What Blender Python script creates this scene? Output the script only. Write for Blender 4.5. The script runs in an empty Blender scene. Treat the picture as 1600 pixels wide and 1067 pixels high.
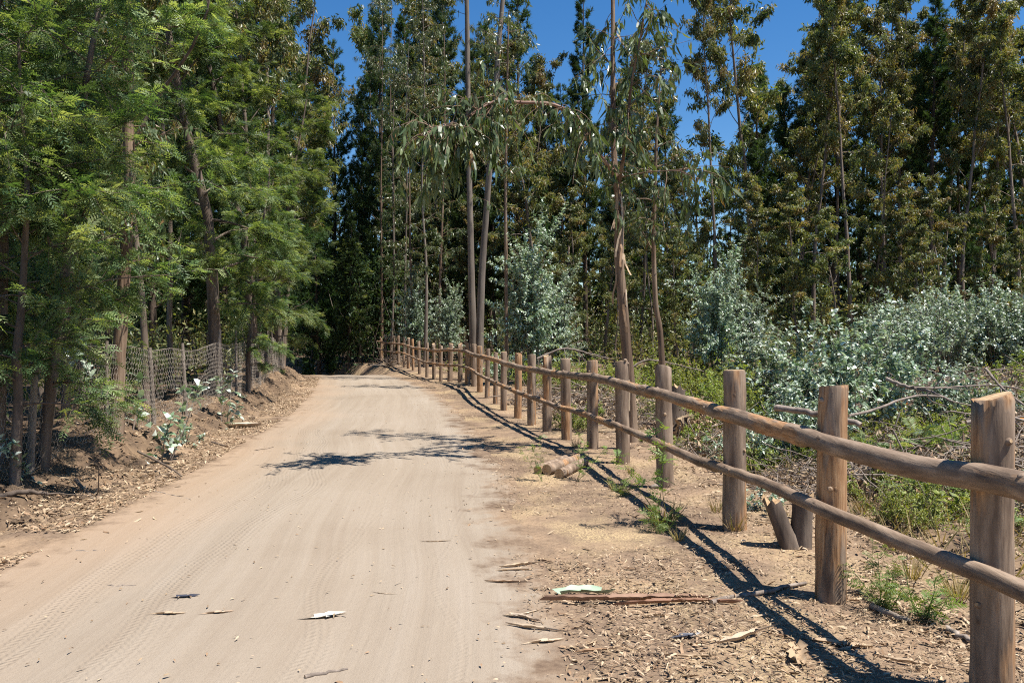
import bpy, math
import numpy as np
from mathutils import Vector

# ------------------------------------------------------------------ camera, sky, sun, exposure
scene = bpy.context.scene
COL = scene.collection
F, YH, CX, EYE = 1244.0, 524.0, 800.0, 1.6          # focal length and horizon in the 1600 px photograph

cam = bpy.data.objects.new('camera', bpy.data.cameras.new('camera'))
COL.objects.link(cam)
cam.data.sensor_width = 36.0
cam.data.lens = 28.0
cam.data.clip_end = 2000.0
cam.location = (0, 0, EYE)
cam.rotation_euler = (math.radians(90) - math.atan((533.5 - YH) / F), 0, 0)
scene.camera = cam

SUN = Vector((0.43, -0.15, 1.0)).normalized()         # direction towards the sun
world = bpy.data.worlds.new('World')
scene.world = world
world.use_nodes = True
wn = world.node_tree
sky = wn.nodes.new('ShaderNodeTexSky')
sky.sky_type = 'NISHITA'
sky.sun_disc = False
sky.sun_elevation = math.asin(SUN.z)
sky.sun_rotation = math.atan2(SUN.x, SUN.y)
sky.altitude = 300
sky.air_density = 1.0
sky.dust_density = 0.0
sky.ozone_density = 1.6
bg = wn.nodes['Background']
bg.inputs['Strength'].default_value = 0.058
sat = wn.nodes.new('ShaderNodeHueSaturation')           # clear deep-blue summer sky
sat.inputs['Saturation'].default_value = 1.36
sat.inputs['Hue'].default_value = 0.504
sat.inputs['Value'].default_value = 1.25
wn.links.new(sky.outputs[0], sat.inputs['Color'])
wn.links.new(sat.outputs[0], bg.inputs['Color'])

sl = bpy.data.lights.new('sun', 'SUN')
sl.energy = 4.8
sl.angle = math.radians(0.5)
sl.color = (1.0, 0.955, 0.88)
so = bpy.data.objects.new('sun', sl)
COL.objects.link(so)
so.rotation_euler = SUN.to_track_quat('Z', 'Y').to_euler()
so.location = (10, 0, 30)

scene.view_settings.view_transform = 'Standard'
scene.view_settings.look = 'None'
scene.view_settings.gamma = 1.0
scene.view_settings.exposure = 1.0
scene.cycles.max_bounces = 4
scene.cycles.diffuse_bounces = 3
scene.cycles.glossy_bounces = 2
scene.cycles.transmission_bounces = 2
scene.cycles.transparent_max_bounces = 4
scene.cycles.use_denoising = False
scene.cycles.adaptive_threshold = 0.02
scene.cycles.filter_width = 1.1

# ------------------------------------------------------------------ small maths
def rng_(s): return np.random.default_rng(s)
def smooth(t):
    t = np.clip(t, 0, 1); return t * t * (3 - 2 * t)
def _hash(ix, iy, seed):
    n = (ix.astype(np.int64) * 374761393 + iy.astype(np.int64) * 668265263 + seed * 1442695041) & 0xFFFFFFFF
    n = ((n ^ (n >> 13)) * 1274126177) & 0xFFFFFFFF
    return ((n ^ (n >> 16)) & 0xFFFF) / 65535.0
def vnoise(x, y, seed=0):
    x = np.asarray(x, float); y = np.asarray(y, float)
    ix, iy = np.floor(x), np.floor(y)
    fx, fy = smooth(x - ix), smooth(y - iy)
    a = _hash(ix, iy, seed); b = _hash(ix + 1, iy, seed); c = _hash(ix, iy + 1, seed); d = _hash(ix + 1, iy + 1, seed)
    return (a + (b - a) * fx) * (1 - fy) + (c + (d - c) * fx) * fy
def fbm(x, y, seed=0, o=4):
    s = 0; a = 0.5
    for i in range(o):
        s = s + a * (vnoise(x * 2 ** i, y * 2 ** i, seed + i) - 0.5); a *= 0.55
    return s
def unit(a): return a / np.maximum(np.linalg.norm(a, axis=-1, keepdims=True), 1e-9)
def at(px, py, d):                                   # photograph pixel at distance d -> point
    return np.array([(px - CX) * d / F, d, EYE - (py - YH) * d / F])
def xat(px, d): return (px - CX) * d / F

# ------------------------------------------------------------------ the lie of the land
RY = [-30, 0, 3.7, 9.7, 15.8, 23.0, 30, 35, 42, 50, 65, 90]
RC = [-1.9, -1.58, -1.63, -2.05, -2.8, -4.1, -5.8, -7.4, -10.2, -14, -24, -45]
RW = [1.9, 1.95, 1.95, 1.95, 1.86, 1.84, 1.7, 1.6, 1.7, 1.8, 1.8, 1.8]
EYY = [0, 9, 11, 13.5, 16, 18.5, 22.8, 25, 28, 31, 34, 38, 42, 60]
EZZ = [0, 0, .02, -.06, -.05, 0, .13, .12, -.02, 0, .16, .25, .3, .4]
def rc(y): return np.interp(y, RY, RC)
def rw(y): return np.interp(y, RY, RW)
def crest(y):
    t = np.clip(y - 30.0, 0, 20)
    return -0.006 * t * t - 0.05 * np.clip(y - 50, 0, 15)
def ground(x, y, rough=True):
    x = np.asarray(x, float); y = np.asarray(y, float)
    c, h = rc(y), rw(y)
    sR, sL = x - (c + h), (c - h) - x
    side = smooth(np.maximum(sR, sL) / 1.6)
    z = crest(y) * (1 - side * 0.8)
    n1 = fbm(x * 0.9, y * 0.9, 3); n2 = fbm(x * 3.5, y * 3.5, 9)
    n3 = fbm(x * 9, y * 9, 21, 3)
    lip = 0.40 + 0.40 * fbm(x * 0.0 + 4, y * 0.55, 5) * 2
    bank = smooth((sL - lip) / (0.75 + 0.5 * vnoise(y * 0.7, y * 0, 8))) * (0.36 + 0.22 * fbm(y * 0.8, x * 0.1, 6))
    face = smooth((sL - lip + .2) / .4) * (1 - smooth((sL - lip - 1.1) / .7))
    z = z + bank + face * (n2 * 0.34 + n3 * 0.15)
    e = np.interp(y, EYY, EZZ)
    far = np.clip(sR - 2.6, 0, 25)
    z = z + smooth(sR / 1.2) * e + 0.020 * far
    off = smooth(np.maximum(sR, sL) / 0.9)
    z = z + off * (n1 * 0.10 + n2 * 0.035 + n3 * 0.018)
    z = z + smooth((sR - 2.2) / 1.5) * n1 * 0.22
    # shallow ruts in the carriageway
    u = (x - c) / h
    z = z - 0.018 * (np.exp(-((u - .42) / .16) ** 2) + np.exp(-((u + .42) / .16) ** 2)) * (np.abs(u) < 1.2)
    return z
def gz(x, y): return float(ground(np.array([x]), np.array([y]))[0])


ORD = 'first second third fourth fifth sixth seventh eighth ninth tenth eleventh twelfth thirteenth fourteenth fifteenth sixteenth seventeenth eighteenth nineteenth twentieth'.split()
# ------------------------------------------------------------------ mesh building
class MB:
    def __init__(s): s.V = []; s.Q = []; s.T = []; s.QR = []; s.TR = []; s.QM = []; s.TM = []; s.QS = []; s.TS = []; s.n = 0
    def add(s, V, Q=None, T=None, rq=None, rt=None, mat=0, sm=False):
        V = np.asarray(V, float).reshape(-1, 3)
        if Q is not None and len(Q):
            Q = np.asarray(Q, int).reshape(-1, 4) + s.n; s.Q.append(Q); k = len(Q)
            s.QR.append(np.full(k, .5) if rq is None else np.broadcast_to(rq, (k,)))
            s.QM.append(np.full(k, mat)); s.QS.append(np.full(k, sm))
        if T is not None and len(T):
            T = np.asarray(T, int).reshape(-1, 3) + s.n; s.T.append(T); k = len(T)
            s.TR.append(np.full(k, .5) if rt is None else np.broadcast_to(rt, (k,)))
            s.TM.append(np.full(k, mat)); s.TS.append(np.full(k, sm))
        s.V.append(V); s.n += len(V)
    def mesh(s, name, mats):
        V = np.concatenate(s.V) if s.V else np.zeros((0, 3))
        Q = np.concatenate(s.Q) if s.Q else np.zeros((0, 4), int)
        T = np.concatenate(s.T) if s.T else np.zeros((0, 3), int)
        me = bpy.data.meshes.new(name)
        me.vertices.add(len(V)); me.vertices.foreach_set('co', V.astype(np.float32).ravel())
        L = np.concatenate([Q.ravel(), T.ravel()]).astype(np.int32)
        me.loops.add(len(L)); me.loops.foreach_set('vertex_index', L)
        np_ = len(Q) + len(T)
        st = np.concatenate([np.arange(len(Q)) * 4, len(Q) * 4 + np.arange(len(T)) * 3]).astype(np.int32)
        me.polygons.add(np_); me.polygons.foreach_set('loop_start', st)
        cat = lambda a, b: np.concatenate(a + b) if (a or b) else np.zeros(0)
        me.polygons.foreach_set('material_index', cat(s.QM, s.TM).astype(np.int32))
        me.polygons.foreach_set('use_smooth', cat(s.QS, s.TS).astype(bool))
        at_ = me.attributes.new('rnd', 'FLOAT', 'FACE')
        at_.data.foreach_set('value', cat(s.QR, s.TR).astype(np.float32))
        me.update(calc_edges=True); me.validate()
        for m in (mats if isinstance(mats, (list, tuple)) else [mats]): me.materials.append(m)
        return me
def obj(name, me, parent=None, loc=None, rot=None, scale=None):
    o = bpy.data.objects.new(name, me); COL.objects.link(o)
    if parent is not None: o.parent = parent
    if loc is not None: o.location = tuple(float(v) for v in loc)
    if rot is not None: o.rotation_euler = rot
    if scale is not None: o.scale = tuple(float(v) for v in scale) if hasattr(scale, '__len__') else (scale,) * 3
    return o
def tag(o, label, cat, group=None, kind=None):
    o['label'] = label; o['category'] = cat
    if group: o['group'] = group
    if kind: o['kind'] = kind
    return o
def thing(name, label, cat, loc=(0, 0, 0), rotz=0, group=None, scale=1):
    o = obj(name, None, None, loc, (0, 0, rotz), scale); o.empty_display_size = 0.2
    return tag(o, label, cat, group)

def tube(mb, P, R, sides=6, mat=0, cap=True, rnd=.5, sm=True, rough=0, rng=None, capmat=None, twist=0):
    P = np.asarray(P, float); R = np.broadcast_to(np.asarray(R, float), (len(P),))
    T = unit(np.gradient(P, axis=0))
    ref = np.array([0.31, 0.95, 0.05]) if abs(T[0][2]) > .7 else np.array([0.05, 0.02, 1.0])
    A = unit(np.cross(T, ref)); B = np.cross(T, A)
    th = np.arange(sides) / sides * 2 * math.pi + twist
    rr = R[:, None] * np.ones(sides)
    if rough and rng is not None: rr = rr * (1 + rng.normal(0, rough, rr.shape))
    V = P[:, None] + rr[..., None] * (A[:, None] * np.cos(th)[None, :, None] + B[:, None] * np.sin(th)[None, :, None])
    n = len(P); i = np.arange(n - 1)[:, None] * sides; j = np.arange(sides)[None]; j2 = (j + 1) % sides
    Q = np.stack([i + j, i + j2, i + sides + j2, i + sides + j], -1).reshape(-1, 4)
    mb.add(V.reshape(-1, 3), Q, None, rnd, mat=mat, sm=sm)
    if cap:
        for k, flip in ((0, 1), (n - 1, 0)):
            ring = V[k]; c = ring.mean(0)
            t = [(sides, (q + 1) % sides, q) if flip else (sides, q, (q + 1) % sides) for q in range(sides)]
            mb.add(np.vstack([ring, c]), None, t, rt=rnd, mat=mat if capmat is None else capmat, sm=False)
def path(rng, p0, d0, L, n, wob=.1, grav=0.0):
    P = [np.array(p0, float)]; d = unit(np.array(d0, float))
    for i in range(n):
        d = unit(d + rng.normal(0, wob, 3) + np.array([0, 0, grav])); P.append(P[-1] + d * L / n)
    return np.array(P)
def pint(P, t):                                      # points on a polyline at 0..1
    t = np.clip(np.asarray(t, float), 0, 1) * (len(P) - 1)
    i = np.minimum(t.astype(int), len(P) - 2); f = (t - i)[..., None]
    return P[i] * (1 - f) + P[i + 1] * f, unit(P[i + 1] - P[i])
def spline(pts, n):                                  # Catmull-Rom through points
    p = np.array(pts, float); p = np.vstack([2 * p[0] - p[1], p, 2 * p[-1] - p[-2]])
    out = []
    m = len(p) - 3
    for t in np.linspace(0, m - 1e-6, n):
        i = int(t); f = t - i; a, b, c, d = p[i:i + 4]
        out.append(.5 * (2 * b + (c - a) * f + (2 * a - 5 * b + 4 * c - d) * f * f + (3 * b - a - 3 * c + d) * f ** 3))
    return np.array(out)
def leaves(mb, rng, P, D, L, W, fold=.18, mat=0, rnd=None, up=None, long=False, curl=0.0):
    n = len(P); D = unit(D); L = np.broadcast_to(L, (n,))[:, None]; W = np.broadcast_to(W, (n,))[:, None]
    ref = rng.normal(size=(n, 3)) if up is None else np.asarray(up) + rng.normal(size=(n, 3)) * .35
    S = unit(np.cross(D, ref)); N = np.cross(S, D)
    r = rng.random(n) if rnd is None else np.broadcast_to(rnd, (n,))
    if not long:
        m = P + D * L * .45
        V = np.stack([P, m + S * W / 2 + N * fold * W, P + D * L - N * curl * L, m - S * W / 2 + N * fold * W], 1)
        Q = np.arange(n * 4).reshape(n, 4)
        mb.add(V.reshape(-1, 3), Q, None, r, mat=mat)
    else:
        a = P + D * L * .28 + N * curl * L * .1; b = P + D * L * .66 - N * curl * L * .2
        V = np.stack([P, a + S * W * .5 + N * fold * W, b + S * W * .36 + N * fold * W, P + D * L - N * curl * L,
                      b - S * W * .36 + N * fold * W, a - S * W * .5 + N * fold * W], 1)
        k = np.arange(n)[:, None] * 6
        mb.add(V.reshape(-1, 3), k + np.array([[1, 2, 4, 5]]), np.concatenate([k + np.array([[0, 1, 5]]), k + np.array([[2, 3, 4]])]), r, np.concatenate([r, r]), mat=mat)
def fronds(mb, rng, P, D, L, k=7, mat=0, r0=None, droop=.25, pw=.34, pl=.40):
    n = len(P); D = unit(D); L = np.broadcast_to(L, (n,))[:, None]
    S = unit(np.cross(D, np.array([0, 0, 1.0]) + rng.normal(size=(n, 3)) * .45))
    dn = np.array([0, 0, -1.0])
    r = rng.random(n) if r0 is None else r0
    for j in range(k):
        t = .1 + .9 * j / (k - 1)
        B = P + D * L * t + dn * L * droop * t * t
        prof = .45 + .55 * math.sin(math.pi * min(1, .12 + t * .8))
        for sg in (-1, 1):
            dv = unit(S * sg * .85 + D * .55 + dn * .12 + rng.normal(0, .1, (n, 3)))
            ln = L * pl * prof
            w = D * ln * pw * .5
            m = B + dv * ln * .4
            V = np.stack([B, m - w, B + dv * ln, m + w], 1).reshape(-1, 3)
            mb.add(V, np.arange(n * 4).reshape(n, 4), None, r, mat=mat)
def needles(mb, rng, C, D, L, k=12, w=.012, mat=0):
    n = len(C); d = unit(unit(D)[:, None] * .75 + rng.normal(size=(n, k, 3)) * .55)
    s = unit(np.cross(d, rng.normal(size=(n, k, 3)))) * w
    L = np.broadcast_to(L, (n,))[:, None, None] * rng.uniform(.7, 1.1, (n, k, 1))
    b = C[:, None] + d * .02
    V = np.stack([b - s, b + s, b + d * L], 2).reshape(-1, 3)
    mb.add(V, None, np.arange(n * k * 3).reshape(-1, 3), None, np.repeat(rng.random(n), k), mat=mat)

# ------------------------------------------------------------------ materials
class NT:
    def __init__(s, name):
        s.m = bpy.data.materials.new(name); s.m.use_nodes = True; s.t = s.m.node_tree; s.t.nodes.clear()
        s.out = s.n('ShaderNodeOutputMaterial')
    def n(s, kind, **kw):
        nd = s.t.nodes.new(kind)
        for k, v in kw.items():
            if k.startswith('i_'):
                key = k[2:]; key = int(key) if key.isdigit() else key.replace('_', ' ')
                if isinstance(v, bpy.types.NodeSocket): s.t.links.new(v, nd.inputs[key])
                else: nd.inputs[key].default_value = v
            else: setattr(nd, k, v)
        return nd
    def l(s, a, b): s.t.links.new(a, b)
    def math(s, op, a, b=0.0, c=None, clamp=False):
        nd = s.n('ShaderNodeMath', operation=op, use_clamp=clamp, i_0=a, i_1=b)
        if c is not None:
            if isinstance(c, bpy.types.NodeSocket): s.l(c, nd.inputs[2])
            else: nd.inputs[2].default_value = c
        return nd.outputs[0]
    def ramp(s, fac, stops):
        nd = s.n('ShaderNodeValToRGB', i_Fac=fac); e = nd.color_ramp.elements
        while len(e) < len(stops): e.new(0.5)
        for q, (p, c) in zip(e, stops): q.position = p; q.color = (*c, 1) if len(c) == 3 else c
        return nd.outputs[0]
    def mix(s, fac, a, b, mode='MIX'):
        nd = s.n('ShaderNodeMix', data_type='RGBA', blend_type=mode)
        for sock, v in ((nd.inputs[0], fac), (nd.inputs[6], a), (nd.inputs[7], b)):
            if isinstance(v, bpy.types.NodeSocket): s.l(v, sock)
            else: sock.default_value = v if not hasattr(v, '__len__') else ((*v, 1) if len(v) == 3 else v)
        return nd.outputs[2]
    def noise(s, vec, scale, detail=4, rough=.55, dist=0):
        nd = s.n('ShaderNodeTexNoise', i_Scale=scale, i_Detail=detail, i_Roughness=rough, i_Distortion=dist)
        if vec is not None: s.l(vec, nd.inputs['Vector'])
        return nd.outputs[0]
    def scaled(s, vec, sc):
        return s.n('ShaderNodeMapping', i_Vector=vec, i_Scale=sc).outputs[0]
    def bump(s, h, st, dist, normal=None):
        nd = s.n('ShaderNodeBump', i_Height=h, i_Strength=st, i_Distance=dist)
        if normal is not None: s.l(normal, nd.inputs['Normal'])
        return nd.outputs[0]

def leafmat(name, cols, rough=.5, transl=.3, spec=.35, tcol=None, var=.35):
    N = NT(name)
    r = N.n('ShaderNodeAttribute', attribute_name='rnd').outputs['Fac']
    k = len(cols)
    c = N.ramp(r, [(i / (k - 1), q) for i, q in enumerate(cols)])
    orn = N.n('ShaderNodeObjectInfo').outputs['Random']
    v = N.math('ADD', N.math('MULTIPLY', orn, var), 1 - var / 2)
    hs = N.n('ShaderNodeHueSaturation', i_Hue=N.math('ADD', N.math('MULTIPLY', orn, .03), .485), i_Value=v, i_Color=c).outputs[0]
    p = N.n('ShaderNodeBsdfPrincipled', i_Base_Color=hs, i_Roughness=rough)
    p.inputs['Specular IOR Level'].default_value = spec
    tc = N.mix(1.0, hs, tcol or (1.5, 1.45, .5), 'MULTIPLY')
    t = N.n('ShaderNodeBsdfTranslucent', i_Color=tc)
    mx = N.n('ShaderNodeMixShader', i_Fac=transl); N.l(p.outputs[0], mx.inputs[1]); N.l(t.outputs[0], mx.inputs[2])
    N.l(mx.outputs[0], N.out.inputs[0])
    return N.m
def barkmat(name, c1, c2, c3, stretch=(6, 6, .8), scale=3.0, bump=.6, dist=.02, rough=.85):
    N = NT(name)
    co = N.n('ShaderNodeTexCoord').outputs['Object']
    v = N.scaled(co, stretch)
    a = N.noise(v, scale, 6, .6); b = N.noise(N.scaled(co, (2.2, 2.2, .5)), 1.6, 3)
    f = N.math('ADD', N.math('MULTIPLY', a, .6), N.math('MULTIPLY', b, .45))
    c = N.ramp(f, [(.36, c1), (.52, c2), (.68, c3)])
    p = N.n('ShaderNodeBsdfPrincipled', i_Base_Color=c, i_Roughness=rough, i_Normal=N.bump(a, bump, dist))
    p.inputs['Specular IOR Level'].default_value = .2
    N.l(p.outputs[0], N.out.inputs[0])
    return N.m
def flat(name, cols, rough=.8, transl=0.0):
    N = NT(name)
    r = N.n('ShaderNodeAttribute', attribute_name='rnd').outputs['Fac']
    orn = N.n('ShaderNodeObjectInfo').outputs['Random']
    nz = N.noise(N.n('ShaderNodeTexCoord').outputs['Object'], 14, 3)
    f = N.math('FRACT', N.math('ADD', N.math('ADD', r, orn), N.math('MULTIPLY', nz, .25)))
    k = len(cols)
    c = N.ramp(f, [(i / (k - 1), q) for i, q in enumerate(cols)])
    p = N.n('ShaderNodeBsdfPrincipled', i_Base_Color=c, i_Roughness=rough); p.inputs['Specular IOR Level'].default_value = .25
    N.l(p.outputs[0], N.out.inputs[0])
    return N.m

def soil_colour(N, co):
    """dirt of the verge and its noises, shared by the ground sheet and the frayed edge of the road"""
    a = N.noise(co, .55, 5, .6); b = N.noise(co, 3.2, 5, .65); c = N.noise(co, 26, 4, .6)
    base = N.ramp(N.math('ADD', N.math('MULTIPLY', a, .55), N.math('MULTIPLY', b, .45)),
                  [(.36, (.115, .078, .054)), (.48, (.195, .136, .092)), (.58, (.275, .19, .122)), (.70, (.34, .24, .15))])
    base = N.mix(N.math('MULTIPLY', N.math('SUBTRACT', c, .5), .9, clamp=True), base, (.38, .29, .19))
    base = N.mix(N.math('MULTIPLY', N.math('SUBTRACT', .46, c), 2.6, clamp=True), base, (.075, .05, .036))
    return base, a, b, c
def ground_mat():
    N = NT('roadside_dirt')
    co = N.n('ShaderNodeTexCoord').outputs['Object']
    base, a, b, c = soil_colour(N, co)
    # scattered straw and wood shavings on the open verge
    s = N.noise(N.scaled(co, (1, .8, 1)), 1.1, 4, .6)
    fine = N.noise(co, 60, 3, .7)
    straw = N.math('MULTIPLY', N.math('MULTIPLY', N.math('SUBTRACT', s, .48), 6, clamp=True), N.math('MULTIPLY', N.math('SUBTRACT', fine, .42), 5, clamp=True))
    w = N.n('ShaderNodeAttribute', attribute_name='verge').outputs['Fac']
    col = N.mix(N.math('MULTIPLY', straw, w), base, (.44, .33, .18))
    fo = N.n('ShaderNodeAttribute', attribute_name='humus').outputs['Fac']
    hum = N.ramp(b, [(.35, (.05, .034, .024)), (.55, (.12, .08, .05)), (.7, (.20, .135, .08))])
    col = N.mix(fo, col, hum)
    h = N.math('ADD', N.math('ADD', N.math('MULTIPLY', b, .7), N.math('MULTIPLY', c, .35)), N.math('MULTIPLY', fine, .12))
    p = N.n('ShaderNodeBsdfPrincipled', i_Base_Color=col, i_Roughness=.95, i_Normal=N.bump(h, .9, .05))
    p.inputs['Specular IOR Level'].default_value = .1
    N.l(p.outputs[0], N.out.inputs[0])
    return N.m
def road_mat():
    N = NT('packed_dirt_road')
    co = N.n('ShaderNodeTexCoord').outputs['Object']
    soil, a, b, c = soil_colour(N, co)
    U = N.n('ShaderNodeAttribute', attribute_name='lat').outputs['Fac']      # metres from the centre line
    V = N.n('ShaderNodeAttribute', attribute_name='lon').outputs['Fac']      # metres along it
    E = N.n('ShaderNodeAttribute', attribute_name='edge').outputs['Fac']     # metres in from the edge
    w1 = N.noise(N.n('ShaderNodeCombineXYZ', i_X=V, i_Y=N.math('MULTIPLY', U, .25)).outputs[0], .11, 2, .5)
    uw = N.math('ADD', U, N.math('MULTIPLY', N.math('SUBTRACT', w1, .5), 1.5))
    st = N.n('ShaderNodeCombineXYZ', i_X=uw, i_Y=N.math('MULTIPLY', V, .022)).outputs[0]
    streak = N.noise(st, 5.5, 5, .62)
    fine = N.noise(st, 26, 3, .6)
    # tyre treads: short cross bars in the bands where wheels ran
    w2 = N.noise(N.n('ShaderNodeCombineXYZ', i_X=N.math('ADD', V, 40.0), i_Y=N.math('MULTIPLY', U, .3)).outputs[0], .16, 2, .5)
    uw2 = N.math('ADD', U, N.math('MULTIPLY', N.math('SUBTRACT', w2, .5), 3.0))
    band = N.noise(N.n('ShaderNodeCombineXYZ', i_X=uw2, i_Y=N.math('MULTIPLY', V, .02)).outputs[0], 2.6, 1, .4)
    bandm = N.math('MULTIPLY', N.math('SUBTRACT', band, .53), 7, clamp=True)
    ribs = N.math('SINE', N.math('MULTIPLY', uw2, 150.0))
    chev = N.math('MULTIPLY', N.math('ABSOLUTE', N.math('SUBTRACT', N.math('FRACT', N.math('MULTIPLY', uw2, 9.0)), .5)), .12)
    bars = N.math('SINE', N.math('MULTIPLY', N.math('ADD', V, chev), 120.0))
    tread = N.math('MULTIPLY', bandm, N.math('MULTIPLY', N.math('ADD', bars, N.math('MULTIPLY', ribs, .7)), N.noise(co, 5, 3)))
    big = N.noise(co, .35, 4, .55)
    base = N.ramp(N.math('ADD', N.math('MULTIPLY', big, .5), N.math('MULTIPLY', streak, .5)),
                  [(.34, (.228, .178, .130)), (.5, (.274, .222, .168)), (.64, (.305, .253, .198))])
    grain = N.noise(co, 130, 3, .7)
    base = N.mix(N.math('MULTIPLY', N.math('SUBTRACT', grain, .5), .7, clamp=True), base, (.40, .35, .30))
    base = N.mix(N.math('MULTIPLY', N.math('SUBTRACT', .47, grain), 1.2, clamp=True), base, (.14, .105, .08))
    base = N.mix(N.math('MULTIPLY', N.math('SUBTRACT', fine, .52), 1.2, clamp=True), base, (.26, .205, .155))
    # redder dust towards the left side
    red = N.math('MULTIPLY', N.math('SUBTRACT', N.math('ADD', N.math('MULTIPLY', U, -.32), N.math('MULTIPLY', big, .7)), .52), 1.3, clamp=True)
    base = N.mix(N.math('MULTIPLY', red, .85), base, (.315, .19, .105))
    # frayed edge into the verge soil
    em = N.math('ADD', N.math('MULTIPLY', E, 1.7), N.math('MULTIPLY', N.math('SUBTRACT', b, .5), 2.4))
    em = N.math('MULTIPLY', N.math('SUBTRACT', em, .12), 1.8, clamp=True)
    col = N.mix(em, soil, base)
    h = N.math('ADD', N.math('MULTIPLY', tread, .42), N.math('ADD', N.math('MULTIPLY', streak, .7), N.math('ADD', N.math('MULTIPLY', fine, .3), N.math('ADD', N.math('MULTIPLY', grain, .4), N.math('MULTIPLY', N.noise(co, 12, 4, .6), .7)))))
    p = N.n('ShaderNodeBsdfPrincipled', i_Base_Color=col, i_Roughness=.95, i_Normal=N.bump(h, .75, .014))
    p.inputs['Specular IOR Level'].default_value = .1
    N.l(p.outputs[0], N.out.inputs[0])
    return N.m
def pole_mat(name, hue=0.0, along=2):
    """round eucalyptus pole: grey-brown bark, orange where it has peeled"""
    N = NT(name)
    co = N.n('ShaderNodeTexCoord').outputs['Object']
    orn = N.n('ShaderNodeObjectInfo').outputs['Random']
    sh = N.n('ShaderNodeVectorMath', operation='ADD', i_0=co, i_1=N.n('ShaderNodeCombineXYZ', i_X=N.math('MULTIPLY', orn, 37.0), i_Y=N.math('MULTIPLY', orn, 11.0), i_Z=N.math('MULTIPLY', orn, 5.0)).outputs[0]).outputs[0]
    def ax(q, l): v = [q, q, q]; v[along] = l; return tuple(v)
    a = N.noise(N.scaled(sh, ax(7, 1.0)), 2.2, 6, .62)
    g = N.noise(N.scaled(sh, ax(30, 2.2)), 2.0, 5, .6)
    pch = N.noise(N.scaled(sh, ax(5.5, .9)), 1.25, 3, .6)
    bark = N.ramp(a, [(.32, (.105, .070, .048)), (.5, (.215, .152, .106)), (.66, (.335, .248, .178))])
    wood = N.ramp(g, [(.3, (.16, .075, .035)), (.5, (.34, .19, .095)), (.68, (.46, .29, .16))])
    lim = N.math('ADD', .66 - hue, N.math('MULTIPLY', orn, -.16))
    pm = N.math('MULTIPLY', N.math('SUBTRACT', pch, lim), 16, clamp=True)
    col = N.mix(pm, bark, wood)
    col = N.mix(N.math('MULTIPLY', N.math('SUBTRACT', .40, g), 3, clamp=True), col, (.06, .04, .028))
    kn = N.n('ShaderNodeTexVoronoi', i_Vector=N.scaled(sh, ax(4, 3.2)), i_Scale=1.7).outputs['Distance']
    km = N.math('SUBTRACT', 1.0, N.math('MULTIPLY', kn, 9), clamp=True)
    col = N.mix(N.math('MULTIPLY', km, .75), col, (.05, .03, .02))
    h = N.math('ADD', N.math('ADD', N.math('MULTIPLY', a, .5), N.math('MULTIPLY', g, .5)), N.math('ADD', N.math('MULTIPLY', pm, -.45), N.math('MULTIPLY', km, .6)))
    p = N.n('ShaderNodeBsdfPrincipled', i_Base_Color=col, i_Roughness=.75, i_Normal=N.bump(h, .6, .012))
    p.inputs['Specular IOR Level'].default_value = .25
    N.l(p.outputs[0], N.out.inputs[0])
    return N.m
def cut_mat():
    N = NT('sawn_wood_end')
    co = N.n('ShaderNodeTexCoord').outputs['Object']
    a = N.noise(co, 40, 4); w = N.noise(N.scaled(co, (1, 1, .2)), 9, 3)
    c = N.ramp(N.math('ADD', N.math('MULTIPLY', a, .5), N.math('MULTIPLY', w, .5)), [(.35, (.24, .14, .07)), (.55, (.45, .31, .17)), (.7, (.55, .41, .25))])
    p = N.n('ShaderNodeBsdfPrincipled', i_Base_Color=c, i_Roughness=.9, i_Normal=N.bump(a, .5, .006))
    N.l(p.outputs[0], N.out.inputs[0]); return N.m

M = {}
M['ground'] = ground_mat(); M['road'] = road_mat()
M['pole'] = pole_mat('fence_pole_bark'); M['pole_peeled'] = pole_mat('fence_pole_peeled', .14); M['rail'] = pole_mat('fence_rail_bark', .05, 1); M['cut'] = cut_mat()
M['euc_leaf'] = leafmat('eucalyptus_leaf', [(.045, .066, .025), (.10, .13, .048), (.17, .19, .07), (.215, .205, .08), (.255, .19, .09)], .42, .36, .42)
M['euc_leaf_near'] = leafmat('eucalyptus_leaf_broad', [(.04, .065, .025), (.085, .12, .045), (.13, .16, .065), (.10, .13, .06), (.16, .19, .10), (.22, .12, .05)], .38, .3, .5)
M['pine'] = leafmat('pine_needle', [(.026, .055, .022), (.05, .092, .034), (.085, .135, .045)], .5, .3, .3)
M['wattle'] = leafmat('wattle_frond', [(.03, .06, .024), (.085, .135, .052), (.17, .228, .095), (.29, .335, .155)], .5, .40, .3, None, .5)
M['silver'] = leafmat('silver_leaf', [(.06, .11, .045), (.17, .24, .145), (.40, .46, .365), (.64, .69, .60)], .34, .18, .5, (1.2, 1.35, .7), .4)
M['green'] = leafmat('green_shrub_leaf', [(.085, .13, .028), (.17, .225, .042), (.26, .30, .062), (.30, .31, .085)], .5, .35)
M['weed'] = leafmat('weed_leaf', [(.08, .13, .03), (.14, .20, .05), (.2, .25, .07)], .5, .35)
M['drygrass'] = leafmat('dry_grass', [(.30, .23, .11), (.42, .33, .17), (.22, .16, .08), (.2, .22, .07)], .7, .25, .2)
M['euc_bark'] = barkmat('eucalyptus_bark', (.09, .066, .05), (.17, .13, .10), (.30, .24, .19), (7, 7, .55), 1.6, .5, .015)
M['pale_bark'] = barkmat('pale_smooth_bark', (.085, .068, .054), (.16, .13, .105), (.245, .205, .165), (5, 5, .4), 1.5, .5, .012)
M['red_bark'] = barkmat('reddish_peeling_bark', (.07, .042, .028), (.17, .112, .074), (.32, .235, .165), (9, 9, .55), 1.7, .9, .03)
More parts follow.
